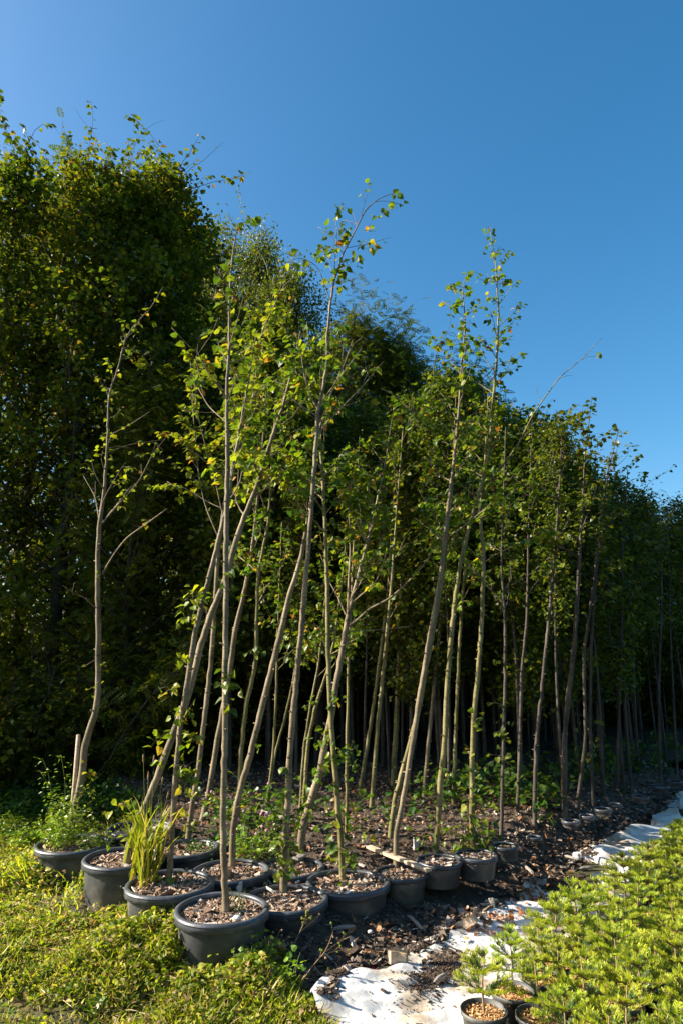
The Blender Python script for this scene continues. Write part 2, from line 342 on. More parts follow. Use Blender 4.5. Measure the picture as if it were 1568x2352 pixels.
mb = MB(); mb.add(*grid(lambda X, Y: np.where((turf(X, Y) > .006) & (sdist(X, Y, G) > -.12) & (sdist(X, Y, LOW) > -.02), turf(X, Y), -.06), -4, .2, 3.2, 7.2, .05))
obj('turf_rise', mb.mesh('turf', M['ground']), kind='structure')
# ------------------------------------------------------------------ white ground fabric
def sheet():
    LR = np.array(LOW[0:17]); n = 420; d = np.concatenate([[0], np.cumsum(np.linalg.norm(np.diff(LR, axis=0), axis=1))]); t = np.linspace(0, d[-1], n)
    lx = np.interp(t, d, LR[:, 0]); ly = np.interp(t, d, LR[:, 1])
    k = np.ones(9)/9
    lx[4:-4] = np.convolve(lx, k, 'valid'); ly[4:-4] = np.convolve(ly, k, 'valid')
    m = 60; s = np.linspace(0, 1, m)
    nv = np.array([.80, -.60]); wd = .72
    wl = -.02 + .10*fbm(t*2.3, t*0+.5, 21, 3); wr = wd + .04*fbm(t*2, t*0+7, 22, 3)
    X = lx[:, None] + nv[0]*(wl[:, None]+(wr-wl)[:, None]*s); Y = ly[:, None] + nv[1]*(wl[:, None]+(wr-wl)[:, None]*s)
    a = X*.95+Y*.3; b = -X*.3+Y*.95
    Z = .022 + .05*np.abs(fbm(a*2.2, b*5, 31, 3)) + .016*fbm(a*5+b*2, b*10, 33, 2) + .025*np.exp(-((s-.05)/.12)**2)[None]*(.5+.5*np.sin(t*3.1))[:, None]
    Z = np.maximum(Z, .008)
    Z = np.where((fbm(X*3.1+1, Y*3.1, 37, 3) > np.interp(Y, [4.2, 4.6, 4.9, 6.5], [9, .9, .32, .14])) , -.04, Z)
    V = np.stack([X, Y, Z], -1).reshape(-1, 3); i = (np.arange(n-1)[:, None]*m+np.arange(m-1)[None]); Q = np.stack([i, i+m, i+m+1, i+1], -1).reshape(-1, 4)
    mb = MB(); mb.add(V, Q[:, ::-1]); o = obj('ground_fabric', mb.mesh('fabric', M['sheet']), label='crumpled dirty white ground fabric lying between the chip bank and the potted firs', category='fabric sheet')
    return X, Y, Z
SHX, SHY, SHZ = sheet()
def sheet_z(x, y):
    i = np.argmin((SHX-x)**2+(SHY-y)**2); return float(SHZ.ravel()[i])

# ------------------------------------------------------------------ chips
def chips(mb, P, size, zt=.35, flat=.6):
    n = len(P); V0 = np.array([[x, y, z] for x in (-.5, .5) for y in (-.5, .5) for z in (-.5, .5)])
    L = size*rng.lognormal(0, .45, n); S = np.stack([L, L*rng.uniform(.2, .6, n), L*rng.uniform(.06, .22, n)], 1)
    V = V0[None]*S[:, None]; V = V + rng.normal(0, .09, V.shape)*S[:, None]
    a = rng.uniform(0, 2*np.pi, n); x = np.stack([np.cos(a), np.sin(a), rng.normal(0, zt, n)], 1); x = nrmz(x)
    z = np.stack([rng.normal(0, flat, n), rng.normal(0, flat, n), np.ones(n)], 1); z = nrmz(z - x*np.sum(x*z, 1, keepdims=True)); y = np.cross(z, x)
    W = P[:, None] + V[..., 0:1]*x[:, None]+V[..., 1:2]*y[:, None]+V[..., 2:3]*z[:, None]
    Fc = np.array([[0, 1, 3, 2], [4, 6, 7, 5], [0, 4, 5, 1], [2, 3, 7, 6], [0, 2, 6, 4], [1, 5, 7, 3]])
    mb.add(W.reshape(-1, 3), (Fc[None]+(np.arange(n)*8)[:, None, None]).reshape(-1, 4))
def inview(X, Y, m=.06): return (Y > 3.2) & (np.abs(X) < (Y*.5+.15)*1.08)
def inpot(X, Y, pad=0):
    r = np.zeros(X.shape, bool)
    for p, P in zip(POTS, PW): r |= np.hypot(X-P[0], Y-P[1]) < p[2]*tdepth(P)/F/2+pad
    return r
N = 60000; X = rng.uniform(-3, 5, N); Y = rng.uniform(3.3, 9.5, N); H = mound(X, Y)
dl = sdist(X, Y, LOW); dens = np.where(dl < .45, 1.0, .55)*np.clip(1.6-(Y-3.3)/6, .3, 1)
k = (H > 0) & inview(X, Y) & (rng.uniform(0, 1, N) < dens) & ~inpot(X, Y, -.01)
X, Y, H, dl = X[k], Y[k], H[k], dl[k]
mb = MB(); chips(mb, np.stack([X, Y, H+.006], 1), np.where(dl < .35, .027, .022)); 
N = 2000; dl2 = rng.exponential(.05, N); s = rng.uniform(0, 1, N)   # scree of chips spilling over the fabric's edge
LA = np.array(LOW[1:17]); dd = np.concatenate([[0], np.cumsum(np.linalg.norm(np.diff(LA, axis=0), axis=1))]); q = rng.uniform(0, dd[-1], N)
lx = np.interp(q, dd, LA[:, 0]); ly = np.interp(q, dd, LA[:, 1]); spread = .25+1.1*np.clip(fbm(q*2.1, q*0, 77, 2), 0, 1)
ox = lx+.8*(dl2*np.minimum(spread,.8)-.06); oy = ly-.6*(dl2*np.minimum(spread,.8)-.06)
chips(mb, np.stack([ox, oy, np.array([max(gz(a, b), sheet_z(a, b)) for a, b in zip(ox, oy)])+.006], 1), .026)
obj('wood_chips', mb.mesh('chips', M['chip'], False), kind='stuff', label='grey and tan wood chips and bark scattered over the bank and mulch', category='wood chips')
# dry leaves
mb = MB(); N = 2600; X = rng.uniform(-2, 4, N); Y = rng.uniform(3.4, 8.5, N); H = mound(X, Y); k = (H > 0) & inview(X, Y); X, Y, H = X[k], Y[k], H[k]
scatter(mb, HEART2, np.stack([X, Y, H+.02], 1), rng.normal(0, 1, (len(X), 3))*[1, 1, .3], np.stack([rng.normal(0, .5, len(X)), rng.normal(0, .5, len(X)), np.ones(len(X))], 1), rng.uniform(.02, .045, len(X)))
cl = [(1.02, 4.7), (.85, 4.55), (1.25, 5.0), (1.5, 5.5)]
for c in cl:
    n = 60; P = np.array([[c[0]+rng.normal(0, .1), c[1]+rng.normal(0, .1), .05] for _ in range(n)])
    scatter(mb, HEART2, P, rng.normal(0, 1, (n, 3))*[1, 1, .3], rng.normal(0, .5, (n, 3))+[0, 0, 1], rng.uniform(.02, .045, n))
obj('leaf_litter', mb.mesh('litter', M['brownleaf'], False), kind='stuff', label='brown fallen leaves lying among the wood chips', category='leaf litter')

# ------------------------------------------------------------------ pots
def lathe(mb, prof, n=56, warp=0, seed=0):
    prof = np.array(prof); a = np.linspace(0, 2*np.pi, n, endpoint=False)
    w_ = 1 + warp*(np.sin(2*a+seed)+.6*np.sin(3*a+2*seed)+.35*np.sin(5*a+seed*3)); wz = warp*.5*np.sin(2*a+1.3*seed)
    V = np.stack([prof[:, 0, None]*np.cos(a)*w_, prof[:, 0, None]*np.sin(a)*w_, prof[:, 1, None]+wz*prof[:, 0, None]*.5], -1).reshape(-1, 3)
    m = len(prof); i = np.arange(m-1)[:, None]*n; j = np.arange(n)[None]; j2 = (j+1) % n
    mb.add(V, np.stack([i+j, i+j2, i+n+j2, i+n+j], -1).reshape(-1, 4))
potlabels = ['big black pot nearest the viewer, a pale stone and grass sprig on its mulch', 'big black pot with the tall yellow grass tuft growing at its left side',
 'tall black pot in bright sun behind the grass tuft, leaf shadows on its side', 'leftmost black pot with the tomato plant, standing in the weeds', 'black pot half hidden behind the grass tuft, farthest back of the left edge pots',
 'black pot with green ground cover along its near rim, behind the front trunks', 'black pot sunk in mulch directly behind the nearest pot', 'big black pot right of the nearest pot with leafy sprouts on its trunk',
 'black pot sunk in mulch with a grey board across it', 'big black pot whose whole right side shows above the chip bank', 'medium black pot on the bank beside the end of the long wooden batten',
 'medium black pot on the bank just behind the end of the batten', 'medium black pot on the bank under a clump of bright heart shaped leaves', 'small black pot half buried where the bank turns dark', 
 'small black pot almost buried in the dark bank', 'small black pot first of the cluster on the far bank', 'small dark pot second in the far cluster on the bank', 'small dark pot with pale mulch third along the far bank', 'tiny dark pot wedged in the far bank',
 'small dark pot in front of the far tree trunks', 'dark pot high on the far bank near the right edge', 'farthest dark pot on the bank at the right edge', 'sunken black pot with only its scuffed rim showing behind the clover']
for i, ((px, py, wp, z), P) in enumerate(zip(POTS, PW)):
    r = wp*tdepth(P)/F/2; big = i < 10 or i == 22; hgt = z+.0 if i < 4 else (.26 if big else .2+r*.2)
    if not big: hgt = min(.16, r*.95) if i < 14 else r*.7
    t = thing('plant_pot', potlabels[i], 'plant pot', 'black plant pots with trees in them', (P[0], P[1], z-hgt), random.uniform(0, 6))
    sd = random.uniform(0, 6); wr = .014 if big else .01; rt = .016 if big else .009
    mb = MB(); lathe(mb, [(r*.8, .0), (r*.82, .01), (r*.87, hgt*.45), (r*.878, hgt*.46), (r*.93, hgt-.03), (r*.93, hgt-.012), (r*.89, hgt-.02), (r*.8, hgt*.5)], warp=wr, seed=sd)
    obj('pot_body', mb.mesh('pot_body', M['pot']), t)
    mb = MB(); c = np.linspace(0, 2*np.pi, 11); R0 = r-rt
    prof = [(R0+rt*1.05*math.cos(x), hgt-rt*.6+rt*.85*math.sin(x)) for x in -c]
    lathe(mb, prof, warp=wr, seed=sd)
    lathe(mb, [(R0+rt*.9, hgt-rt), (R0+rt*1.0, hgt-rt*2.6), (R0+rt*.4, hgt-rt*2.7)], warp=wr, seed=sd)
    obj('rim', mb.mesh('rim', M['rim']), t)
    mb = MB(); a = np.linspace(0, 2*np.pi, 40, endpoint=False); rr = np.linspace(0.01, r*.9, 9)
    XX = rr[:, None]*np.cos(a); YY = rr[:, None]*np.sin(a); ZZ = hgt-.035-.01*(rr[:, None]/r)**2+fbm(XX*14+i*9+30, YY*14+30, 41, 3)*.008
    V = np.stack([XX, YY, ZZ], -1).reshape(-1, 3); ii = np.arange(8)[:, None]*40; j = np.arange(40)[None]; j2 = (j+1) % 40
    mb.addm(V, [np.stack([ii+j, ii+j2, ii+40+j2, ii+40+j], -1).reshape(-1, 4)])
    soil = obj('soil', mb.mesh('soil', M['soil']), t)
    mb = MB(); n = int(1500*(r/.25)**2) if P[1] < 5.5 else 120
    rad = r*.9*np.sqrt(rng.uniform(0, 1, n)); aa = rng.uniform(0, 2*np.pi, n)
    chips(mb, np.stack([rad*np.cos(aa), rad*np.sin(aa), np.full(n, hgt-.034)+rng.uniform(0, .012, n)], 1), .017 if r > .12 else .011)
    n = 16 if r > .12 else 0; rad = r*.8*np.sqrt(rng.uniform(0, 1, n)); aa = rng.uniform(0, 2*np.pi, n)
    chips(mb, np.stack([rad*np.cos(aa), rad*np.sin(aa), np.full(n, hgt-.018)], 1), .035)
    obj('mulch', mb.mesh('mulch', M['mulch'], False), t, kind='stuff')

# ------------------------------------------------------------------ tree growing
def interp_path(P, R, f):
    x = f*(len(P)-1); i = min(int(x), len(P)-2); u = x-i
    return P[i]*(1-u)+P[i+1]*u, P[i+1]-P[i], R[i]*(1-u)+R[i+1]*u
def rdir():
    v = rng.normal(0, 1, 3); return v/np.linalg.norm(v)
def branch(mb, L, p, d, ln, r, leafn, size, order=0, up=.35, sides=5, bare=.25):
    n = 7; P = [p]; d = d/np.linalg.norm(d); st = ln/(n-1)
    for i in range(n-1):
        d = d + rng.normal(0, .16, 3) + np.array([0, 0, up*.16*(1.2 if order == 0 else .3)]); d /= np.linalg.norm(d); P.append(P[-1]+d*st)
    P = np.array(P); R = np.linspace(r, max(r*.25, .0012), n); tube(mb, P, R, sides)
    nt_ = max(2, int(ln/.13)) if order == 0 else 0
    for _ in range(nt_):
        f = rng.uniform(bare, 1); q, tg, rr = interp_path(P, R, f); tg = tg/np.linalg.norm(tg)
        dd = tg*.7 + rdir()*.8; branch(mb, L, q, dd, rng.uniform(.08, .3)*(1.1-.4*f)*min(1, ln*1.6), max(rr*.5, .0011), leafn, size, 1, .2, 3, .1)
    if leafn > 0:
        m = rng.poisson(leafn*(ln*14 if order == 1 else ln*3.5))
        for _ in range(m):
            f = rng.uniform(.25 if order == 1 else bare+.2, 1)**.8; q, tg, rr = interp_path(P, R, min(f, .999))
            a = rng.uniform(0, 2*np.pi); o = np.array([math.cos(a), math.sin(a), 0]); dl_ = o*1.0+nrmz(tg)*.35+np.array([0, 0, rng.normal(-.5, .4)])
            pt = q + nrmz(dl_)*.022; L.add(pt, dl_, np.array([rng.normal(0, .55), rng.normal(0, .55), 1.0]), size*rng.uniform(.65, 1.3))
    return P, R
def knots(mb, P, R, n):
    for _ in range(n):
        q, tg, r = interp_path(P, R, rng.uniform(.05, .75)); a = rdir(); a[2] = abs(a[2])*.5; a = nrmz(a - nrmz(tg)*np.dot(a, nrmz(tg))*.7)
        tube(mb, np.array([q+a*r*.6, q+a*r*1.15, q+a*(r*1.15+rng.uniform(.002, .02))]), [r*.42, r*.3, r*.18], 5)

def traced(label, pts, base_z, mat='bark', crown=(.5, 14, .7, .25), leafn=1.0, size=.052, lean=None, extra=[], sprouts=[], top_leaves=True, lmat='lime', group='slender young trees leaning in the front pots', name='lime_tree', wig=.0016, yb=None, bare=.25):
    """pts: (px, py, width px) from base up; follows the stem the photograph shows at the depth of its own pot"""
    base_z = groundz(pts[0][0], pts[0][1], base_z); b = onz(pts[0][0], pts[0][1], base_z); Yb = b[1] if yb is None else yb
    lean = random.uniform(-.25, .35) if lean is None else lean
    H = pts[0][1]-pts[-1][1]
    P = []; R = []
    for (px, py, wd) in pts:
        f = (pts[0][1]-py)/H; q = atY(px, py, Yb + lean*f*f); P.append(q); R.append(wd*.9*tdepth(q)/F/2)
    P[0] = P[0]-np.array([0, 0, .05]); R[0] *= 1.15
    n = int(H/16)+6; Ps, Rs = resample(P, R, n); Ps[2:] += rng.normal(0, wig, (n-2, 3))*np.minimum(1, Rs[2:, None]/.01)
    root = thing(name, label, 'tree', group, (b[0], b[1], base_z)); o = np.array([b[0], b[1], base_z])
    wb = MB(); L = Leaves(); tube(wb, Ps-o, Rs, 10, wob=.035); knots(wb, Ps-o, Rs, 26)
    f0, nb, l0, l1 = crown
    for _ in range(nb):
        f = f0+(1-f0)*rng.uniform(0, .93); q, tg, r = interp_path(Ps, Rs, f); a = rng.uniform(0, 2*np.pi); tg = nrmz(tg)
        pr = np.array([math.cos(a), math.sin(a), 0]); g = (f-f0)/(1-f0); dd = tg*rng.uniform(.6, 1.1)+pr
        branch(wb, L, q-o, dd, (l0*(1-g)+l1*g)*rng.uniform(.5, 1.25), min(r*.5, .0065), leafn*2.9, size, bare=bare)
    if top_leaves and leafn > 0:
        m = int(36*leafn)
        for _ in range(m):
            f = rng.uniform(f0+.3*(1-f0), 1); q, tg, r = interp_path(Ps, Rs, min(f, .999)); a = rng.uniform(0, 2*np.pi)
            dl_ = np.array([math.cos(a), math.sin(a), rng.normal(-.3, .4)]); L.add(q-o+dl_*(r+.015), dl_, np.array([rng.normal(0, .5), rng.normal(0, .5), 1]), size*rng.uniform(.7, 1.25))
    for e in extra:   # (pts, depth offset, leaf density)
        ep, dy, ln = e; Q = []; RR = []
        f = (pts[0][1]-ep[0][1])/H; y0 = Yb + lean*f*f
        for k, (px, py, wd) in enumerate(ep):
            q = atY(px, py, y0 + dy*k/(len(ep)-1)); Q.append(q); RR.append(wd*.75*tdepth(q)/F/2)
        Qs, Rq = resample(Q, RR, max(8, len(Q)*4)); tube(wb, Qs-o, Rq, 6)
        tot = np.linalg.norm(np.diff(Qs, axis=0), axis=1).sum()
        for _ in range(int(tot*7*max(ln, .4))):
            f = rng.uniform(.3, .97); q, tg, r = interp_path(Qs, Rq, f); tg = nrmz(tg)
            branch(wb, L, q-o, tg*.8+rdir()*.8, rng.uniform(.08, .28), max(.0012, min(r*.5, .004)), ln*leafn*2.3, size, 1, .2, 4)
    for (px, py, n, sg) in sprouts:
        if n == 0: continue
        f = (pts[0][1]-py)/H; q = atY(px, py, Yb + lean*max(f, 0)**2-.02) - o
        sg_ = sg*tdepth(q+o)/F; P_ = q+rng.normal(0, 1, (n, 3))*[sg_, sg_*.6, sg_]
        leafset(L, q, n, sg_, size*.95, .5)
        for c in L.p[-n:][::2]: tube(wb, np.array([q+rng.normal(0, .01, 3), (q+c)/2+[0, 0, .01], c]), [.0018, .0014, .001], 3)
    obj('trunk', wb.mesh('trunk', M[mat]), root)
    lb = MB(); L.build(lb, HEART)
    if lb.n: obj('foliage', lb.mesh('foliage', M[lmat], False), root)
    return root

Z0 = .27
# T1 isolated left
traced('bare looking young tree at the left, bent above its pot and apart from the others',
 [(157, 1931, 20), (166, 1880, 19), (175, 1843, 18), (190, 1783, 18), (194, 1720, 18), (199, 1695, 17), (215, 1656, 16), (226, 1600, 15), (227, 1471, 14), (226, 1391, 13), (225, 1321, 13), (226, 1251, 12), (229, 1201, 11), (237, 1156, 9), (242, 1106, 7.5), (247, 1021, 6), (249, 960, 5), (250, 904, 5), (260, 879, 4.5), (272, 849, 4), (287, 779, 3.3), (305, 751, 3), (350, 704, 2), (375, 659, 1.5)],
 .28, crown=(.48, 16, .42, .15), leafn=.95, size=.036, lean=.1, lmat='yellow',
 extra=[([(235, 1203, 6), (260, 1172, 5), (280, 1151, 4.5), (320, 1106, 4), (350, 1046, 3), (385, 1000, 1.5)], .3, .9), ([(236, 1318, 6), (260, 1276, 5), (290, 1236, 5), (340, 1201, 4), (385, 1168, 3)], -.2, .5),
        ([(219, 1395, 4), (192, 1371, 3), (165, 1360, 2.5), (145, 1345, 1.5)], -.3, .15), ([(228, 1190, 4.5), (220, 1141, 3), (192, 1093, 1.5)], .2, .2), ([(252, 1000, 2.5), (300, 975, 2), (345, 945, 1.2)], -.2, .3), ([(247, 1040, 2.5), (300, 1020, 2), (375, 1010, 1.2)], .3, .8)],
 sprouts=[(228, 1515, 9, 12), (222, 1580, 6, 10), (200, 1775, 14, 14), (205, 1820, 10, 14), (232, 1320, 6, 14), (185, 1880, 14, 18), (165, 1905, 10, 20)], bare=.4)
# T2 leaning
traced('thick trunk leaning hard to the right out of the sunlit pot behind the grass tuft',
 [(291, 1984, 22), (300, 1930, 20), (320, 1880, 19), (345, 1830, 18), (375, 1751, 18), (398, 1685, 17), (435, 1596, 17), (460, 1486, 17), (482, 1420, 17), (515, 1341, 15), (537, 1261, 15), (560, 1191, 14), (585, 1131, 12), (615, 1041, 11), (627, 999, 10), (649, 937, 8), (663, 882, 6), (678, 820, 4), (690, 760, 2)],
 .30, crown=(.55, 16, .7, .25), leafn=1.35, lean=.3, lmat='yellow', sprouts=[(300, 1880, 16, 20), (300, 1930, 8, 14), (285, 1850, 8, 16)])
# T3
traced('young tree in the pot with the grass tuft, a leafy climber on its right',
 [(387, 2029, 16), (395, 1939, 15), (402, 1829, 15), (407, 1741, 14), (415, 1666, 14), (430, 1571, 14), (445, 1471, 13), (465, 1381, 13), (485, 1311, 12), (505, 1230, 11), (525, 1150, 10), (540, 1050, 8), (560, 940, 6), (575, 850, 4), (590, 760, 2)],
 Z0, crown=(.58, 15, .6, .2), leafn=1.3, lean=.15, lmat='yellow',
 sprouts=[(450, 1370, 18, 16), (440, 1420, 14, 16), (425, 1650, 18, 18), (440, 1700, 18, 16), (430, 1760, 16, 14), (425, 1800, 14, 14), (370, 1690, 8, 14), (375, 1740, 6, 12), (400, 1580, 8, 12), (420, 1520, 8, 12), (385, 2012, 8, 10), (410, 1870, 5, 8)])
# T4
traced('straight slim trunk between the leaning trunk and the nearest tree',
 [(432, 1930, 14), (442, 1849, 13), (457, 1764, 13), (470, 1651, 13), (482, 1551, 12), (489, 1471, 12), (495, 1371, 11), (502, 1271, 10), (512, 1180, 9), (530, 1090, 8), (550, 1028, 7.5), (565, 977, 7), (585, 900, 5.5), (594, 820, 4.5), (601, 762, 4), (627, 711, 3), (641, 674, 2), (650, 640, 1.3)],
 Z0, crown=(.52, 17, .65, .2), leafn=1.35, lean=.2, lmat='yellow', sprouts=[(470, 1400, 8, 14), (432, 1900, 14, 16), (465, 1830, 6, 12)],
 extra=[([(505, 1240, 5), (470, 1160, 4), (455, 1080, 3.5), (445, 960, 3), (438, 830, 1.5)], .2, 1.2), ([(512, 1180, 5), (490, 1080, 4), (460, 980, 3), (447, 900, 2), (455, 790, 1)], -.2, 1.3)])
# T5 front
traced('nearest tree, a straight pale trunk from the closest pot with few leaves on top',
 [(520, 2097, 20), (518, 2050, 18), (515, 1979, 17), (512, 1899, 16), (515, 1799, 15.5), (517, 1699, 15), (517, 1571, 15), (519, 1421, 14), (520, 1300, 14), (521, 1221, 13.5), (522, 1100, 12), (523, 1028, 11), (521, 919, 9), (524, 850, 8), (527, 791, 7), (528, 664, 5), (534, 591, 4), (543, 529, 2.5), (555, 512, 2), (569, 505, 1.5)],
 Z0, crown=(.62, 7, .4, .12), leafn=.5, lean=0, size=.05,
 extra=[([(523, 920, 5), (505, 890, 4), (480, 860, 3), (450, 800, 2)], -.2, 1.0), ([(525, 800, 3), (545, 740, 2.5), (560, 680, 1.5)], -.2, .7), ([(521, 970, 5), (480, 935, 3.5), (455, 890, 2)], .2, 1.2)],
 sprouts=[(525, 1570, 16, 14), (522, 1770, 1, 5), (519, 1620, 4, 10), (522, 1330, 6, 10), (590, 500, 2, 4), (575, 508, 4, 6), (540, 517, 6, 8), (525, 515, 3, 8), (530, 700, 5, 8)])
# T6
traced('smooth leaning trunk starting behind the nearest tree and crossing toward upper right',
 [(533, 1990, 16), (536, 1900, 15), (548, 1830, 15), (575, 1736, 16), (595, 1651, 15), (620, 1551, 15), (645, 1451, 14), (665, 1366, 13), (687, 1301, 12), (703, 1221, 10), (715, 1150, 9), (727, 1060, 8), (735, 980, 7), (760, 900, 5), (800, 840, 3), (830, 800, 1.5)],
 Z0, crown=(.6, 15, .7, .25), leafn=1.2, lean=.3, sprouts=[(588, 1720, 3, 8), (540, 1860, 4, 10)])
# T7 hero
traced('tallest front tree with a forked top bending over to the right against the sky',
 [(650, 2052, 19), (653, 1990, 18), (656, 1920, 18), (662, 1824, 17), (665, 1770, 17), (665, 1741, 15), (672, 1646, 14.5), (685, 1521, 14), (695, 1411, 13.5), (705, 1301, 12.5), (715, 1171, 11), (725, 1028, 10), (731, 941, 9), (736, 919, 8.5), (751, 846, 7), (751, 773, 6.5), (758, 700, 6), (767, 642, 5), (787, 583, 4), (820, 521, 3.2), (838, 481, 3), (860, 462, 2.4), (875, 452, 2), (897, 445, 1.6), (908, 443, 1.2)],
 Z0, crown=(.6, 9, .6, .18), leafn=.75, lean=-.1, size=.05, top_leaves=False,
 extra=[([(767, 642, 3.5), (769, 601, 2.5), (773, 554, 2.2), (771, 499, 1.5), (775, 480, 1)], .1, .15), ([(820, 521, 1.8), (812, 490, 1.4), (800, 482, 1)], .1, 0),
        ([(731, 941, 6), (715, 915, 5), (700, 870, 4), (690, 800, 2)], .2, 1.3), ([(736, 925, 6), (765, 890, 5), (790, 840, 3.5), (810, 780, 2)], -.2, 1.1), ([(758, 690, 3), (730, 610, 2.2), (690, 590, 1.8), (665, 600, 1.2)], -.2, .8),
        ([(727, 1000, 5), (770, 950, 4), (830, 890, 3), (880, 830, 1.5)], .3, 1.1), ([(765, 600, 2), (745, 575, 1.6), (725, 570, 1)], .1, .5)],
 sprouts=[(778, 480, 5, 8), (770, 500, 3, 7), (785, 522, 1, 3), (895, 472, 3, 6), (882, 485, 4, 8), (850, 520, 4, 9), (855, 505, 3, 8), (920, 446, 2, 3), (905, 443, 2, 4), (830, 572, 5, 8), (800, 600, 12, 12), (780, 620, 10, 12), (765, 570, 8, 10), (745, 570, 6, 9), (730, 585, 6, 9), (790, 550, 4, 8), (820, 600, 4, 8), (775, 650, 10, 12), (690, 590, 6, 10),
          (660, 1780, 10, 12), (655, 1880, 16, 14), (655, 1950, 26, 16), (657, 2000, 26, 16), (648, 1830, 8, 10)])
# T8
traced('slim trunk curving slightly left as it rises from the big pot on the bank corner',
 [(787, 2003, 15), (783, 1930, 14), (778, 1876, 14), (771, 1789, 13), (764, 1709, 13), (757, 1594, 12), (753, 1480, 12), (753, 1388, 11), (750, 1300, 10), (747, 1221, 9), (740, 1071, 8), (733, 1000, 7), (722, 900, 5), (712, 820, 4), (705, 740, 2)],
 Z0, crown=(.55, 14, .65, .2), leafn=1.15, lean=.25, mat='barkg', sprouts=[(740, 1690, 12, 16), (735, 1780, 16, 18), (760, 1740, 10, 16), (775, 1900, 18, 20), (780, 1950, 22, 20), (800, 1740, 10, 14), (765, 1600, 6, 12), (830, 1900, 12, 18), (800, 1975, 12, 18)])
traced('very thin greenish stem just right of the trunk in the bank corner pot',
 [(795, 1915, 9), (796, 1876, 8.5), (796, 1732, 8), (798, 1617, 7.5), (800, 1500, 7), (806, 1400, 6), (812, 1250, 5), (820, 1100, 3), (826, 1000, 1.5)], .25, mat='barkg', crown=(.55, 9, .5, .2), leafn=1, sprouts=[(806, 1720, 10, 14), (790, 1800, 5, 10), (810, 1850, 5, 10)])
# T9
traced('thick leaning trunk that forks low with one long limb reaching right',
 [(688, 1968, 19), (694, 1900, 19), (728, 1796, 18), (741, 1746, 17), (751, 1686, 16), (762, 1640, 16), (773, 1560, 15), (785, 1503, 15), (797, 1425, 14), (815, 1350, 10), (832, 1290, 9), (849, 1225, 8), (866, 1150, 6), (885, 1060, 4), (900, 960, 2)],
 Z0, crown=(.5, 16, .7, .3), leafn=1.15, lean=.2, extra=[([(797, 1440, 9), (820, 1425, 8), (844, 1400, 7), (894, 1375, 6), (944, 1330, 5), (974, 1295, 3.5), (1010, 1240, 2)], -.2, .5), ([(798, 1420, 8), (800, 1340, 7), (805, 1260, 6), (800, 1160, 4), (815, 1060, 2)], .2, 1.1), ([(800, 1450, 4), (850, 1448, 3), (940, 1440, 1.5)], .1, .15)],
 sprouts=[(760, 1690, 10, 14), (770, 1600, 6, 12), (710, 1840, 6, 10), (690, 1880, 6, 10)])
# T10
traced('orange lit trunk leaning right from the medium pot beside the batten',
 [(909, 1996, 14), (909, 1914, 14), (919, 1868, 13), (934, 1784, 13), (948, 1699, 13.5), (959, 1625, 13.5), (979, 1505, 13), (999, 1395, 12.5), (1014, 1300, 11), (1029, 1155, 9.5), (1041, 1065, 8), (1051, 965, 7), (1059, 840, 5), (1068, 740, 3.5), (1063, 690, 2.5), (1061, 655, 1.8), (1070, 630, 1.2)],
 Z0, crown=(.5, 18, .6, .2), leafn=1.1, lean=.1, size=.05,
 extra=[([(1061, 660, 1.6), (1045, 655, 1.3), (1030, 652, 1)], -.1, .3), ([(1059, 800, 2), (1040, 760, 1.5), (1015, 770, 1.2), (1003, 800, 1)], -.1, .2)],
 sprouts=[(1030, 655, 3, 5), (1055, 700, 6, 8), (1070, 680, 5, 9), (1085, 690, 4, 8), (1045, 705, 4, 6), (1085, 632, 2, 4), (1055, 665, 4, 8), (1003, 800, 3, 5), (1025, 820, 4, 6), (1075, 740, 6, 10)])
traced('mossy trunk just behind the orange lit one, almost touching it',
 [(894, 1926, 14), (901, 1870, 13), (909, 1825, 13), (929, 1750, 12), (959, 1640, 12), (984, 1500, 11), (1003, 1400, 10), (1020, 1290, 8), (1035, 1150, 6), (1042, 1000, 3), (1046, 900, 1.5)], Z0, mat='barkg', crown=(.55, 14, .6, .25), leafn=1.1, yb=None)
# T11
traced('tall trunk with an open leafy spire, tallest against the sky at right of centre',
 [(996, 1966, 16), (1004, 1890, 15), (1010, 1800, 15), (1012, 1780, 16), (1021, 1700, 13.5), (1024, 1600, 12.5), (1034, 1475, 12), (1044, 1375, 11), (1059, 1275, 10), (1085, 1180, 9), (1110, 1090, 8), (1124, 1020, 8), (1129, 940, 7), (1139, 840, 6), (1144, 715, 4.5), (1141, 670, 3.5), (1136, 590, 2.5), (1124, 530, 1.5)],
 Z0, mat='barkg', crown=(.5, 36, .42, .1), leafn=1.7, lean=.1, size=.036, sprouts=[(1124, 527, 4, 5), (1115, 537, 4, 6), (1128, 560, 5, 6), (1132, 590, 5, 7), (1138, 620, 4, 7), (1025, 1790, 6, 10), (1010, 1905, 5, 10), (970, 1930, 20, 12), (1005, 1895, 5, 9)])
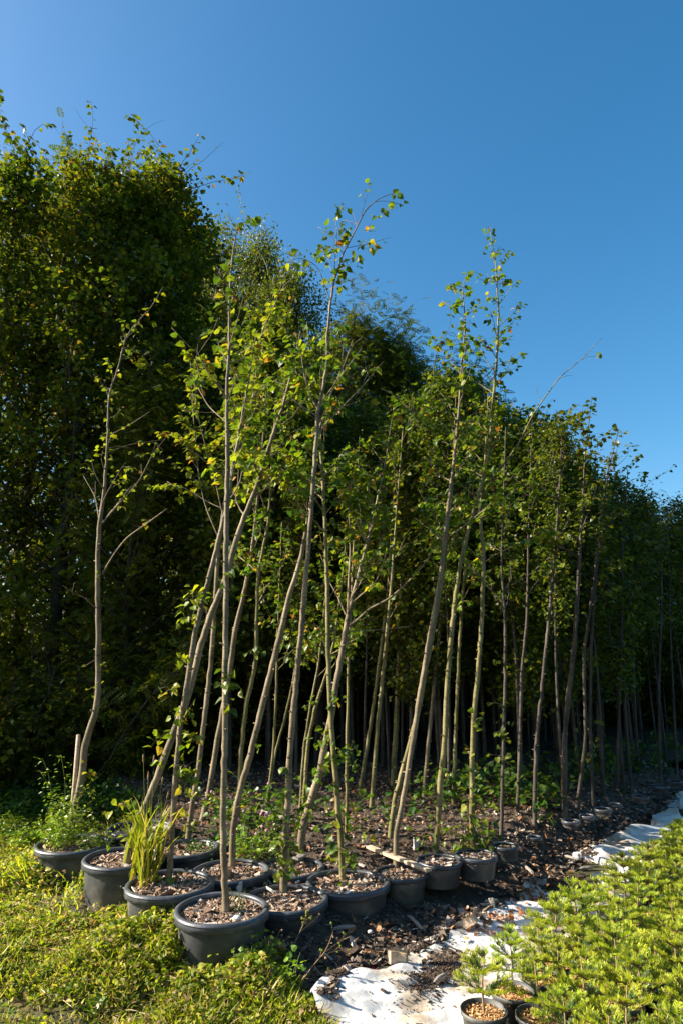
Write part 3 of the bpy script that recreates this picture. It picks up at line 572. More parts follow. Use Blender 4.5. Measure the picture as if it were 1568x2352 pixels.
# T13
traced('young tree behind heart shaped leaves whose long bare limb points to the upper right',
 [(1084, 1945, 14), (1082, 1800, 13), (1086, 1650, 12.5), (1099, 1525, 12), (1106, 1400, 11), (1110, 1275, 10), (1100, 1180, 9), (1110, 1110, 7), (1116, 1000, 4), (1120, 900, 2)],
 Z0, mat='barkg', crown=(.55, 12, .5, .25), leafn=1.1, lean=.1,
 extra=[([(1104, 1150, 7), (1134, 1090, 6), (1184, 1030, 5), (1224, 950, 4), (1259, 900, 3.2), (1284, 865, 2.8), (1329, 830, 2.2), (1354, 805, 1.8), (1380, 777, 1.2)], -.1, .02), ([(1335, 826, 1.4), (1350, 818, 1.2), (1366, 820, 1)], 0, 0)],
 sprouts=[(1373, 819, 3, 3), (1085, 1890, 34, 24), (1080, 1930, 36, 26), (1060, 1940, 16, 20), (1110, 1925, 16, 20), (1080, 1830, 12, 14), (1085, 1660, 10, 14), (1080, 1740, 8, 14)])
# further traced trunks of the block's near edge
EDGE = [
 ([(1149, 1905, 9), (1154, 1750, 9), (1159, 1575, 8), (1159, 1425, 7), (1150, 1300, 6), (1155, 1150, 4), (1160, 980, 2)], 'thin trunk with ivy-like sprouts right of the heart shaped leaf clump', 8, [(1155, 1680, 14, 14), (1150, 1740, 14, 14), (1150, 1620, 8, 14)]),
 ([(1186, 1872, 9), (1194, 1675, 9), (1196, 1550, 8), (1209, 1425, 7), (1212, 1250, 5), (1218, 1050, 3), (1222, 950, 1.5)], 'dim trunk on the bank top, second along from the heart shaped leaf clump', 10, []),
 ([(1226, 1880, 10), (1229, 1725, 10), (1244, 1575, 9), (1259, 1425, 8), (1275, 1250, 6), (1285, 1100, 4), (1290, 960, 1.5)], 'dark trunk with a slight right lean in the middle of the shaded row', 10, []),
 ([(1295, 1867, 13), (1294, 1725, 12), (1304, 1600, 12), (1319, 1475, 11), (1327, 1325, 10), (1335, 1180, 7), (1342, 1050, 3), (1358, 910, 1.3)], 'stout shaded trunk leaning right with a bare whip standing above the crowns', 9, []),
 ([(1322, 1850, 9), (1344, 1700, 8), (1339, 1500, 8), (1364, 1325, 7), (1380, 1180, 5), (1400, 1060, 3), (1420, 985, 1.5)], 'wavy shaded trunk whose top leans out over the skyline at right', 9, [(1410, 985, 5, 10), (1425, 1000, 4, 10)]),
 ([(1361, 1842, 8), (1354, 1675, 8), (1356, 1475, 7), (1370, 1300, 5), (1385, 1150, 3), (1400, 1040, 1.5)], 'straight dim trunk among leafy sprouts on the far bank', 9, [(1355, 1740, 16, 18), (1360, 1690, 14, 18), (1350, 1640, 12, 16)]),
 ([(1414, 1812, 8), (1419, 1675, 8), (1424, 1500, 7), (1427, 1380, 6), (1430, 1250, 4), (1440, 1080, 2)], 'upright pale-edged trunk standing alone on the far bank', 10, []),
 ([(1449, 1812, 7), (1434, 1625, 7), (1430, 1500, 6), (1425, 1350, 4), (1425, 1150, 2)], 'dark trunk leaning left on the far bank', 9, []),
 ([(1514, 1792, 7), (1511, 1575, 7), (1516, 1450, 6), (1518, 1320, 4), (1522, 1180, 2)], 'thin trunk near the right edge of the block', 10, []),
 ([(1553, 1770, 7), (1545, 1600, 6), (1539, 1480, 5), (1535, 1300, 3), (1532, 1165, 1.5)], 'last trunk at the right edge of the view', 10, [(1533, 1175, 6, 12)]),
 ([(824, 1820, 10), (849, 1675, 9), (874, 1500, 9), (889, 1375, 8), (900, 1200, 5), (915, 1000, 2)], 'dim trunk leaning right, left one of the leaning pair behind the thin green stem', 11, []),
 ([(851, 1852, 11), (866, 1675, 10), (884, 1500, 10), (898, 1350, 8), (910, 1180, 5), (925, 980, 2)], 'dim trunk leaning right, right one of the leaning pair behind the thin green stem', 11, []),
 ([(901, 1805, 14), (909, 1675, 13), (916, 1500, 12), (924, 1275, 9), (935, 1080, 5), (940, 920, 2)], 'thick dim upright trunk behind the orange lit trunk', 12, []),
 ([(971, 1830, 10), (984, 1700, 10), (999, 1550, 9), (1012, 1400, 7), (1030, 1200, 5), (1040, 1000, 2)], 'dim trunk between the orange lit trunk and the mossy spire tree', 11, []),
 ([(1040, 1850, 10), (1046, 1650, 9), (1056, 1450, 8), (1070, 1250, 6), (1080, 1050, 3)], 'shaded trunk just right of the mossy spire tree', 11, []),
 ([(462, 1884, 15), (480, 1824, 14), (497, 1715, 14), (525, 1561, 13), (540, 1451, 13), (565, 1346, 11), (580, 1261, 9), (592, 1150, 7), (605, 1000, 4), (615, 860, 2)], 'shaded leaning trunk showing just behind the nearest tree', 11, []),
 ([(545, 1935, 12), (553, 1741, 11), (565, 1621, 11), (588, 1521, 11), (592, 1321, 9), (615, 1211, 8), (622, 1121, 6), (630, 980, 4), (640, 850, 2)], 'yellow green trunk with a kink, between the nearest tree and the smooth leaning one', 12, [(600, 1380, 16, 22), (575, 1500, 5, 12), (600, 1490, 4, 12), (598, 1300, 14, 18), (605, 1420, 6, 14)]),
 ([(612, 1850, 7), (628, 1732, 7), (633, 1640, 7), (636, 1546, 6), (640, 1400, 5), (648, 1200, 3)], 'thin shaded stem, left one of a forking pair deep between the front trunks', 7, []),
 ([(613, 1846, 7), (632, 1732, 6), (657, 1640, 6), (675, 1560, 5), (690, 1450, 4), (700, 1300, 2)], 'thin shaded stem, right one of a forking pair deep between the front trunks', 7, []),
 ([(694, 1900, 10), (707, 1709, 9), (723, 1629, 9), (751, 1544, 7), (770, 1460, 6), (790, 1300, 4), (800, 1150, 2)], 'slim sunlit stem with side sprouts left of the thick forking trunk', 9, [(715, 1620, 6, 10), (700, 1870, 6, 10)]),
 ([(689, 1860, 7), (697, 1730, 7), (714, 1617, 6), (732, 1526, 5), (745, 1400, 4), (755, 1250, 2)], 'thin dark stem behind the slim sunlit stem', 7, []),
]
for pts, lab, nb, spr in EDGE:
    shade = pts[0][0] > 1120  # right-hand trunks take the bark with shade in its colour
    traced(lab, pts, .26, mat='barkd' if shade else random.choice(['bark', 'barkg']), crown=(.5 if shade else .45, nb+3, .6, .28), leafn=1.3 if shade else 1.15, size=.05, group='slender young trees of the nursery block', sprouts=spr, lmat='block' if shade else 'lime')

# ------------------------------------------------------------------ background trees: variants, then copies
def tree_variant(H, r0, f0, nl, rad, leaves, size, tmpl, sides=6, twign=6, clump=.13, up=.5, lean=.0, narrow=False, droop=.45):
    wb = MB(); L = Leaves(); n = 16
    P = np.zeros((n, 3)); P[:, 2] = np.linspace(-.05, H, n); ph = rng.uniform(0, 6); amp = .03*H
    P[:, 0] = lean*np.linspace(0, 1, n)**1.3*H + amp*np.sin(np.linspace(0, 4, n)+ph)*np.linspace(0, 1, n); P[:, 1] = amp*np.cos(np.linspace(0, 3.2, n)+ph*2)*np.linspace(0, 1, n)
    R = r0*(1-np.linspace(0, 1, n)**1.1)*.93+r0*.05; tube(wb, P, R, sides+2, wob=.04)
    per = leaves/nl
    for k in range(nl):
        g = (k+rng.uniform(0, 1))/nl; f = f0+(1-f0)*g*.97; q, tg, r = interp_path(P, R, f); a = k*2.4+rng.normal(0, .4)
        prof = rad*(math.sin(math.pi*min(1, g*.85+.2))**.7)*(1.0 if not narrow else .8) if g < .85 else rad*.45*(1-g)/.15+.1
        ln = prof*rng.uniform(.7, 1.2); d = np.array([math.cos(a), math.sin(a), up*rng.uniform(.6, 1.5)+g*.8]); d /= np.linalg.norm(d); 
        Q = [q]; 
        for i in range(6):
            d = d+rng.normal(0, .12, 3)+[0, 0, .05]; d /= np.linalg.norm(d); Q.append(Q[-1]+d*ln/6)
        Q = np.array(Q); RR = np.linspace(min(r*.5, .008+ln*.012), .002, 7); tube(wb, Q, RR, 4 if sides < 6 else 5)
        tw = max(3, int(twign*ln/rad*1.2)); pern = max(1, int(per/tw))
        for _ in range(tw):
            ff = rng.uniform(.2, 1); c, tg2, r2 = interp_path(Q, RR, min(ff, .999)); e = c+rdir()*rng.uniform(.1, .32)*rad*.6+[0, 0, .05]
            tube(wb, np.array([c, (c+e)/2+rng.normal(0, .02, 3), e]), [max(r2*.5, .003), .0025, .0015], 3, cap=False)
            m = pern; u = rng.uniform(.2, 1.1, (m, 1)); C = c*(1-u)+e*u + rng.normal(0, clump, (m, 3))
            an = rng.uniform(0, 2*np.pi, m); D = np.stack([np.cos(an), np.sin(an), rng.normal(-droop, .35, m)], 1); NN = np.stack([rng.normal(0, .55, m), rng.normal(0, .55, m), np.ones(m)], 1)
            L.addn(C, D, NN, size*rng.uniform(.65, 1.3, m))
    for _ in range(max(12, nl//3)):     # whips standing out of the crown top
        q, tg, r = interp_path(P, R, rng.uniform(.7, .999)); dd = np.array([rng.normal(0, .6), rng.normal(0, .6), 1.0])
        branch(wb, L, q+rng.normal(0, .1, 3), dd, rng.uniform(.35, 1.25)*(H/8)**.7, .006, 1.1*(.06/size)**.5, size, 1, .3, 3)
    lb = MB(); L.build(lb, tmpl); return wb, lb
def variant(name, label, cat, group, wb, lb, bm, lm):
    t = thing(name, label, cat, group); obj('trunk', wb.mesh('trunk', M[bm]), t); obj('crown', lb.mesh('crown', M[lm], False), t); return t
def place(lst, root_list, used, Hv, label=None):
    pass
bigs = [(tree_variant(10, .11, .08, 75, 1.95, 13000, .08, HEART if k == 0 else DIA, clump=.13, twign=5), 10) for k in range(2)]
birches = [(tree_variant(11, .1, .15, 80, 2.7, 26000, .066, DIA, clump=.15, twign=8, droop=.9, up=.6), 11)]
rowans = [(tree_variant(9, .08, .12, 70, 2.0, 5200, .2, ROWAN, clump=.2, twign=7), 9)]
blocks = [(tree_variant(5, .024, [.2, .4, .28, .45][k], [44, 34, 40, 30][k], [.8, .6, .7, .55][k], [4300, 2600, 3600, 2200][k], .06, DIA if k else HEART, sides=5, clump=.1, twign=5, up=1.1, lean=random.uniform(-.03, .08), narrow=True), 5) for k in range(4)]
SIL = [(-300, 300), (0, 330), (100, 290), (180, 305), (300, 335), (360, 380), (410, 520), (450, 580), (520, 580), (600, 575), (640, 610), (700, 670), (740, 715), (800, 705), (850, 740), (900, 770), (1000, 800), (1060, 850), (1150, 900), (1250, 935), (1320, 970), (1360, 1050), (1420, 1085), (1450, 1165), (1500, 1215), (1568, 1200), (1800, 1240)]
def sil(x): return np.interp(x, [a[0] for a in SIL], [a[1] for a in SIL])
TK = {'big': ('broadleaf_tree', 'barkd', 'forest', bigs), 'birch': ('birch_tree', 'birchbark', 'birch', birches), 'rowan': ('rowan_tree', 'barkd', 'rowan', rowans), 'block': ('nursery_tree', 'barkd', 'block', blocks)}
ROOT = {}
def put(kind, vi, x, Y, top, label, group, jit=True, smin=.1, smax=9):
    name, bm, lm, vs_ = TK[kind]; (wb, lb), Hv = vs_[vi % len(vs_)]
    P = atY(x, 1500, Y); base = max(gz(P[0], P[1]), .0) if kind == 'block' else 0.0
    r = ray(x, top); h = CH + r[2]/r[1]*Y - base; s = h/Hv; s = min(max(s, smin), smax)
    loc = (P[0], P[1], base-.03); rz = random.uniform(0, 6.28)
    key = (kind, vi % len(vs_)); sx = s*random.uniform(.85, 1.3) if kind != 'block' else s*random.uniform(.9, 1.25)
    if key not in ROOT:
        t = variant(name, label, 'tree', group, wb, lb, bm, lm); t.location = loc; t.rotation_euler = (0, 0, rz); t.scale = (sx, sx, s); ROOT[key] = t; return t
    t = dup(ROOT[key], loc, rz, (sx, sx, s), label); t['group'] = group; return t
gF = 'tall trees of the wood behind the nursery'
for i, (x, Y, top, lab) in enumerate([(-40, 9.7, 385, 'tall sunlit broadleaf tree at the far left edge of the view'), (50, 10.4, 365, 'tall broadleaf tree second from the left edge, loose twigs at its top'),
   (125, 9.9, 372, 'highest broadleaf tree of the wood, its twigs standing up against the sky'), (205, 10.8, 385, 'tall broadleaf tree just right of the highest one'), (285, 10.4, 415, 'tall broadleaf tree forming the last high top of the left wood'),
   (350, 11.4, 410, 'broadleaf tree forming the dark right shoulder of the left wood'), (410, 12.2, 500, 'dark broadleaf tree below the right shoulder of the left wood')]):
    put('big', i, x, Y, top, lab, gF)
put('birch', 0, 555, 14.5, 560, 'birch with small glossy leaves rising behind the nearest tree', gF)
put('birch', 0, 640, 14.0, 640, 'birch with drooping twigs hanging out to the right against the sky', gF)
put('birch', 0, 475, 15.5, 560, 'birch filling the dip between the left wood and the middle crowns', gF)
for i, (x, Y, top) in enumerate([(800, 13, 715), (880, 13.5, 760), (965, 13, 800), (1045, 14, 850)]):
    put('rowan', 0, x, Y, top, 'feathery rowan, number %s along the skyline right of the forked tree' % ['nearest', 'second', 'third', 'fourth'][i] if 0 else ['feathery leaved rowan showing just right of the tallest front tree', 'feathery leaved rowan standing between the two skyline gaps at centre', 'feathery leaved rowan left of the open leafy spire', 'feathery leaved rowan behind the open leafy spire'][i], gF)
put('rowan', 0, 300, 9.2, 870, 'rowan with feathery leaves standing in front of the left wood', gF)
for i, x in enumerate([20, 260] + list(range(430, 1700, 115))):
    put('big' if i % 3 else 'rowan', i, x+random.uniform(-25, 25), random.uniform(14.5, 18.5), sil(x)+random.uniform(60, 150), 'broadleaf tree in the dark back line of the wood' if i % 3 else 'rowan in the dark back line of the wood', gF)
for a, D, h in [(100, 11, 9), (118, 10, 8), (137, 9, 8), (156, 9.5, 9), (176, 9, 8), (196, 9.5, 8.5), (215, 10, 8), (232, 11, 7.5)]:  # unseen trees added behind the camera to block low sky light
    a = math.radians(a); t = dup(ROOT[('big', random.randrange(2))], (D*math.sin(a), D*math.cos(a), 0), random.uniform(0, 6), h/10, 'unseen broadleaf tree added behind the viewer to cut sky light'); t['group'] = 'added sky-blocking trees behind the viewer'
for X_, Y_, h in [(-8, 8.0, 9.2), (-8.4, 9.6, 8.8), (-9.6, 8.8, 9)]:  # unseen trees added left of view to cast shade over the block
    t = dup(ROOT[('big', random.randrange(2))], (X_, Y_, 0), random.uniform(0, 6), h/10, 'unseen broadleaf tree added past the left wood to shade the nursery rows'); t['group'] = 'added shade trees beyond the left edge'
# the dense block of slender trees
cand = []
for yy in np.arange(5.2, 14, .55):
    for xx in np.arange(-2.4, 7.5, .5):
        X_ = xx+random.uniform(-.16, .16); Y_ = yy+random.uniform(-.16, .16)
        h = mound(np.array([X_]), np.array([Y_]))[0]
        if h < .2: continue
        px, py = topix(np.array([X_, Y_, h]))
        if px < 430 or px > 1640: continue
        if px < 820 and Y_ < 8.0: continue
        if px < 1150 and Y_ < 6.8: continue
        cand.append((X_, Y_, px))
random.shuffle(cand); cand = cand[:175]
for i, (X_, Y_, px) in enumerate(cand):
    top = sil(px)+random.uniform(10, 230) if px > 1000 else sil(px)+random.uniform(150, 450)
    t = put('block', i, px, Y_, top, 'slender young tree among the shaded rows of the nursery block', 'slender young trees of the nursery block', smin=.75, smax=1.35)

# shrubs closing the foot of the wood
def shrub_variant(leaves=9000, tm=DIA, size=.07):
    wb = MB(); L = Leaves()
    for _ in range(26):
        a = rng.uniform(0, 6.28); d = np.array([math.cos(a)*.6, math.sin(a)*.6, 1.0]); P, R = branch(wb, L, np.array([rng.normal(0, .25), rng.normal(0, .25), -.02]), d, rng.uniform(1.2, 2.3), .014, 0, size)
        for _ in range(14):
            q, tg, r = interp_path(P, R, rng.uniform(.08, .99)); c = q+rdir()*rng.uniform(.05, .35); leafset(L, c, leaves//364, .1, size)
    lb = MB(); L.build(lb, tm); return wb, lb
TK['shrub'] = ('shrub', 'barkd', 'forest', [(shrub_variant(), 2.3), (shrub_variant(2600, ROWAN, .16), 2.3)])
for i, (x, Y, top) in enumerate([(-60, 8.6, 1330), (60, 8.4, 1480), (170, 9.2, 1400), (290, 9.0, 1330), (385, 9.8, 1400), (470, 11, 1350), (560, 11.5, 1380), (650, 12, 1350), (740, 12.5, 1370)] + [(x, random.uniform(14.2, 16.5), random.uniform(1290, 1370)) for x in range(-150, 1720, 105)]):
    front = i < 9
    put('shrub', i, x, Y, top, 'dark shrub at the foot of the wood, %s from the left edge' % 'first second third fourth fifth sixth seventh eighth ninth'.split()[i] if front else 'dark shrub closing the gaps far behind the trunks', 'shrubs at the foot of the wood')

# ------------------------------------------------------------------ undergrowth
mb = MB(); L = Leaves()
for _ in range(1700):
    px = random.uniform(-40, 430); py = random.uniform(1690, 1905); P = onz(px, py, 0)
    if P[1] > 12 or gz(P[0], P[1]) > .05: continue
    hh = random.uniform(.05, .35)*(1 if P[1] > 6.3 else .55); n = 7
    for k in range(n): leafset(L, P+np.array([0, 0, hh*(k+.5)/n]), 2, .04, .045*(.8+.3*random.random()), .2)
L.build(mb, HEART)
obj('undergrowth', mb.mesh('under', M['under'], False), kind='stuff', label='low leafy undergrowth along the foot of the left wood', category='undergrowth')
mb = MB(); L = Leaves()
for c in [(560, 1890, 50), (600, 1900, 70), (1060, 1840, 70), (1130, 1830, 90), (1200, 1850, 90), (1250, 1860, 60), (1170, 1800, 70), (1290, 1800, 50), (1340, 1790, 60), (1380, 1770, 70), (1440, 1760, 80), (1500, 1750, 80), (1550, 1740, 60), (1010, 1850, 40), (940, 1880, 25), (850, 1910, 14), (700, 1900, 16)]:
    P = onz(c[0], c[1], .26)
    for _ in range(c[2]):
        q = P+np.array([rng.normal(0, .2), rng.normal(0, .3), 0]); hz = gz(q[0], q[1])
        if hz < .1: continue
        q[2] = hz; hh = rng.uniform(.03, .28); leafset(L, q+[0, 0, hh], 2, .03, .06, .2)
L.build(mb, OVAL if 0 else HEART)
obj('mulch_weeds', mb.mesh('weeds', M['under'], False), kind='stuff', label='broad leaved green weeds growing on the mulch between the shaded trunks', category='weeds')

# ------------------------------------------------------------------ meadow
def grassmask(X, Y): return (sdist(X, Y, G) > -.02) & ~inpot(X, Y, -.02) & (sdist(X, Y, LOW) > -.03)
BL = (_b[0], _b[1], _b[2])
def meadow():
    N = 330000; Y = 3.25+rng.beta(1, 1.7, N)*4.6; X = rng.uniform(-1, .55, N)*Y*.62; X = np.where(rng.random(N) < .0, X, X)
    k = grassmask(X, Y) & (X > -Y*.56-.2); X, Y = X[k], Y[k]
    patch = fbm(X*1.7, Y*1.7, 51, 3); tall = fbm(X*3.3, Y*3.3, 61, 3)
    k = rng.random(len(X)) < np.clip(.6+patch*1.1, .06, 1); X, Y, patch, tall = X[k], Y[k], patch[k], tall[k]
    n = len(X); kind = rng.random(n)
    hm = np.clip(.055+.06*tall, .012, .14)
    near = np.zeros(n)
    for P in PW[:4]: near = np.maximum(near, np.exp(-(np.hypot(X-P[0], Y-P[1]+.1)/.42)**4))
    hm = hm*(1+1.3*near)
    Z = hm*rng.random(n)**.7; TZ = np.maximum(turf(X, Y), 0)
    a = rng.uniform(0, 2*np.pi, n); nn = np.stack([rng.normal(0, 1., n), rng.normal(0, 1., n), np.ones(n)], 1)
    mb = MB()
    m = kind < .34      # small broad leaves
    scatter(mb, (HEART[0]*[1, .8, 1], HEART[1]), np.stack([X, Y, Z+.005+TZ], 1)[m], np.stack([np.cos(a), np.sin(a), rng.normal(.1, .4, n)], 1)[m], nn[m], (rng.uniform(.01, .03, n)*(1+.5*near))[m])
    m = (kind >= .34) & (kind < .56)
    scatter(mb, OVAL, np.stack([X, Y, Z*.8+TZ], 1)[m], np.stack([np.cos(a), np.sin(a), rng.uniform(.1, 1.2, n)], 1)[m], nn[m], rng.uniform(.018, .045, n)[m])
    m = (kind >= .56)
    scatter(mb, BL, np.stack([X, Y, TZ-.003], 1)[m], np.stack([np.cos(a)*.7, np.sin(a)*.7, rng.uniform(.2, 1.4, n)], 1)[m], nn[m], (rng.uniform(.03, .1, n)*(1+near*.4)*np.clip(1+tall, .5, 1.8))[m])
    obj('grass', mb.mesh('grass', M['grass'], False), kind='stuff', label='sunlit yellow green grass and small weeds in the foreground', category='grass')
    mb = MB(); m = rng.random(n) < .085; q = int(m.sum())
    scatter(mb, (BL[0]*[1, .5, 1], BL[1], BL[2]), np.stack([X[m], Y[m], Z[m]*.6+.01+TZ[m]], 1), np.stack([np.cos(a[m]), np.sin(a[m]), rng.normal(.05, .15, q)], 1), nn[m], rng.uniform(.05, .13, q))
    m = rng.random(n) < .012; q = int(m.sum())
    scatter(mb, HEART2, np.stack([X[m], Y[m], Z[m]*.6+.01+TZ[m]], 1), np.stack([np.cos(a[m]), np.sin(a[m]), rng.normal(.05, .3, q)], 1), nn[m], rng.uniform(.015, .035, q))
    obj('dry_grass', mb.mesh('straw', M['straw'], False), kind='stuff', label='dry straw and dead leaves lying through the grass', category='dry grass')
meadow()

# single weeds one can point to
def rosette(px, py, n, size, label, name='dandelion_plant', mat='grassb', up=1.0, z=0., wd=1.):
    for _ in range(3): P = onz(px, py, z); z = tz(P[0], P[1])
    t = thing(name, label, 'weed', 'broad leaved weeds in the grass', tuple(P)); mb = MB()
    a = rng.uniform(0, 2*np.pi, n); D = np.stack([np.cos(a), np.sin(a), rng.uniform(.4, 1.6, n)*up], 1)
    T_ = np.array([[0, .02, 0], [0, -.02, 0], [.35, .1*wd, .05], [.35, -.1*wd, .05], [.75, .13*wd, .0], [.75, -.13*wd, .0], [1, 0, -.1]])
    scatter(mb, (T_, [[0, 1, 3, 2], [2, 3, 5, 4]], [[4, 5, 6]]), np.zeros((n, 3))+rng.normal(0, .008, (n, 3)), D, np.stack([-np.cos(a), -np.sin(a), np.ones(n)], 1), size*rng.uniform(.6, 1.1, n))
    obj('leaves', mb.mesh('rosette', M[mat]), t)
for (px, py, n, s, lab) in [(170, 2225, 8, .13, 'bright upright leaf rosette in the lower left grass'), (215, 2335, 8, .11, 'broad leaf rosette at the bottom edge of the grass'), (430, 2160, 9, .15, 'tall leaf rosette in front of the nearest pot'),
   (290, 2290, 7, .09, 'low leaf rosette in the middle of the bottom grass'), (160, 2040, 7, .09, 'small leaf rosette under the leftmost pots'), (395, 2310, 9, .1, 'leaf rosette below the nearest pot'), (600, 2290, 10, .1, 'dark leaf rosette at the grass corner by the fabric'),
   (50, 2100, 7, .08, 'small leaf rosette at the left edge of the grass'), (340, 2120, 8, .1, 'upright leaf rosette in front of the second pot'), (700, 2335, 8, .09, 'last leaf rosette before the white fabric'), (540, 2230, 10, .11, 'leafy rosette against the foot of the nearest pot')]:
    rosette(px, py, n, s, lab)
# green nettle-like leafy corner right of nearest pot
def leafy(px, py, z, h, n, size, label, name, cat, mat='grassb', tm=HEART, sp=.05, stems=5, fl=None, group=None, lean=.2, stemmat='stem'):
    z = groundz(px, py, z) if z > .05 else z
    if z <= .05:
        for _ in range(3): P = onz(px, py, z); z = tz(P[0], P[1])
    P = onz(px, py, z); t = thing(name, label, cat, group, tuple(P)); wb = MB(); L = Leaves(); fb = MB()
    for k in range(stems):
        a = rng.uniform(0, 6.28); d = np.array([math.cos(a)*lean, math.sin(a)*lean, 1.]); Q = [np.array([rng.normal(0, sp*.4), rng.normal(0, sp*.4), -.01])]
        hh = h*rng.uniform(.6, 1.05)
        for i in range(6): d = d+rng.normal(0, .1, 3); d /= np.linalg.norm(d); Q.append(Q[-1]+d*hh/6)
        Q = np.array(Q); tube(wb, Q, np.linspace(.0025, .001, 7), 4)
        for _ in range(n//stems):
            q, tg, r = interp_path(Q, np.ones(7), rng.uniform(.12, .999)); an = rng.uniform(0, 6.28); dl_ = np.array([math.cos(an), math.sin(an), rng.normal(0, .4)])
            L.add(q+dl_*rng.uniform(0, sp), dl_, np.array([rng.normal(0, .4), rng.normal(0, .4), 1]), size*rng.uniform(.6, 1.2))
        if fl:
            fb = MB(); c = Q[-1]; rr = fl[1]
            uu = np.linspace(0, np.pi, 6); tube(fb, np.array([c+[0, 0, -rr*math.cos(x)] for x in uu]), np.maximum(rr*np.sin(uu), rr*.1), 8); obj('flower', fb.mesh('flower', M[fl[0]]), t)
    obj('stem', wb.mesh('stem', M[stemmat]), t)
    if L.p: lb = MB(); L.build(lb, tm); obj('leaves', lb.mesh('leaves', M[mat], False), t)
    return t
for (px, py, h, n, lab) in [(610, 2235, .2, 60, 'bushy green weed right of the nearest pot'), (660, 2285, .18, 60, 'bushy green weed at the tip of the grass'), (570, 2260, .18, 50, 'green weed below the nearest pot'), (500, 2215, .2, 50, 'green weed leaning on the nearest pot'), (455, 2190, .2, 50, 'green weed at the left foot of the nearest pot'),
                            (720, 2330, .1, 40, 'low green weed beside the white fabric')]:
    leafy(px, py, 0, h, n, .03, lab, 'weed', 'weed', group='green weeds around the nearest pot')
TOM = leafy(148, 1944, .28, .36, 900, .034, 'tomato plant with feathery leaves growing in the leftmost pot', 'tomato_plant', 'tomato plant', tm=OVAL, sp=.11, stems=12, lean=.45)
leafy(138, 1941, .28, .68, 260, .03, 'tall wispy tomato shoot beside the wooden stake', 'tomato_plant', 'tomato plant', tm=OVAL, sp=.07, stems=4, lean=.12)
leafy(60, 1945, 0, .2, 600, .032, 'leafy weed clump left of the tomato pot', 'weed', 'weed', tm=HEART, sp=.12, stems=12, lean=.6)
leafy(15, 1930, 0, .26, 500, .03, 'leafy weed clump at the left edge of the view', 'weed', 'weed', tm=HEART, sp=.12, stems=10, lean=.6)
leafy(215, 1950, .26, .2, 110, .045, 'bright broad leaved plant spilling over the rim of the leftmost pot', 'potato_plant', 'plant', tm=OVAL, sp=.09, stems=6, lean=.8)
leafy(205, 2020, .0, .3, 60, .035, 'fern-like sprig between the two leftmost pots', 'fern', 'fern', tm=OVAL, sp=.05, stems=3, lean=.3, mat='under')
leafy(275, 2080, .0, .26, 60, .016, 'small white flowered weed before the tall sunlit pot', 'flowering_weed', 'weed', tm=OVAL, sp=.05, stems=6, lean=.3, fl=('stone', .005))
leafy(450, 1955, .27, .05, 380, .02, 'low green ground cover along the rim of the pot behind the second pot', 'ground_cover', 'plant', mat='under', sp=.13, stems=10, lean=1.5)
leafy(545, 2095, .27, .13, 140, .022, 'fine grass sprig beside the nearest trunk', 'grass_sprig', 'grass', tm=(BL[0]*[2, .5, 1], BL[1], BL[2]), sp=.025, stems=8, lean=.3)
for k, (px, py, h) in enumerate([(490, 1900, .3), (560, 1930, .32), (565, 1945, .26), (605, 1935, .3), (622, 1950, .25), (590, 1900, .36), (608, 1965, .22), (545, 1900, .3)]):
    leafy(px, py, .27, h, 40, .024, 'pink clover in flower on the mulch, ' + ['left of the nearest trunk', 'just right of the nearest trunk', 'low and right of the nearest trunk', 'in the middle of the clover patch', 'right end of the clover patch', 'tallest of the clover patch', 'nearest of the clover patch', 'behind the nearest trunk'][k], 'clover_plant', 'clover', tm=(HEART[0]*[1, 1, 1], HEART[1]), sp=.05, stems=3, fl=('pink', .011), group='pink clovers')
for (px, py, h, n, lab) in [(575, 1975, .18, 120, 'green grassy weed clump beside the clover'), (640, 1960, .15, 90, 'low weed clump at the pot behind the leafy trunk'), (555, 1960, .22, 120, 'weed clump touching the back of the nearest trunk')]:
    leafy(px, py, .27, h, n, .03, lab, 'weed', 'weed', group='weeds among the clover', sp=.08, stems=8, lean=.5, tm=HEART)
for (px, py) in [(140, 1862), (147, 1866), (143, 1872), (150, 1858), (137, 1868), (158, 1830)]:
    c = atY(px, py, TOM.location[1]-.04)-np.array(TOM.location); u = np.linspace(0, np.pi, 8); fb = MB()
    tube(fb, np.array([c+[0, 0, -.0115*math.cos(x)] for x in u]), np.maximum(.0125*np.sin(u), .001), 10); obj('tomato', fb.mesh('tomato', M['tomato']), TOM)
# tall grass tuft with seed heads
P = onz(330, 2030, .27); t = thing('grass_tuft', 'tall yellow green grass tuft with reddish foot and brown seed heads in the second pot', 'grass tuft', None, tuple(P))
mb = MB(); n = 110; a = rng.uniform(0, 6.28, n)
scatter(mb, (BL[0]*[1, .55, 1], BL[1], BL[2]), rng.normal(0, 1, (n, 3))*[.045, .045, 0]+np.c_[np.zeros(n), np.zeros(n), rng.uniform(0, .16, n)], np.stack([np.cos(a)*.38+.12, np.sin(a)*.38, np.ones(n)], 1)+rng.normal(0, .1, (n, 3)), np.stack([-np.cos(a), -np.sin(a), np.full(n, .4)], 1), rng.uniform(.14, .44, n))
obj('blades', mb.mesh('blades', M['grass']), t)
mb = MB(); n = 90; a = rng.uniform(0, 6.28, n)
scatter(mb, (BL[0]*[1, .7, 1], BL[1], BL[2]), rng.normal(0, 1, (n, 3))*[.04, .04, 0], np.stack([np.cos(a)*.7, np.sin(a)*.7, np.ones(n)*.7], 1), np.stack([-np.cos(a), -np.sin(a), np.full(n, .4)], 1), rng.uniform(.04, .1, n))
obj('dry_foot', mb.mesh('dryfoot', M['brownleaf']), t)
wb = MB(); hb = MB()
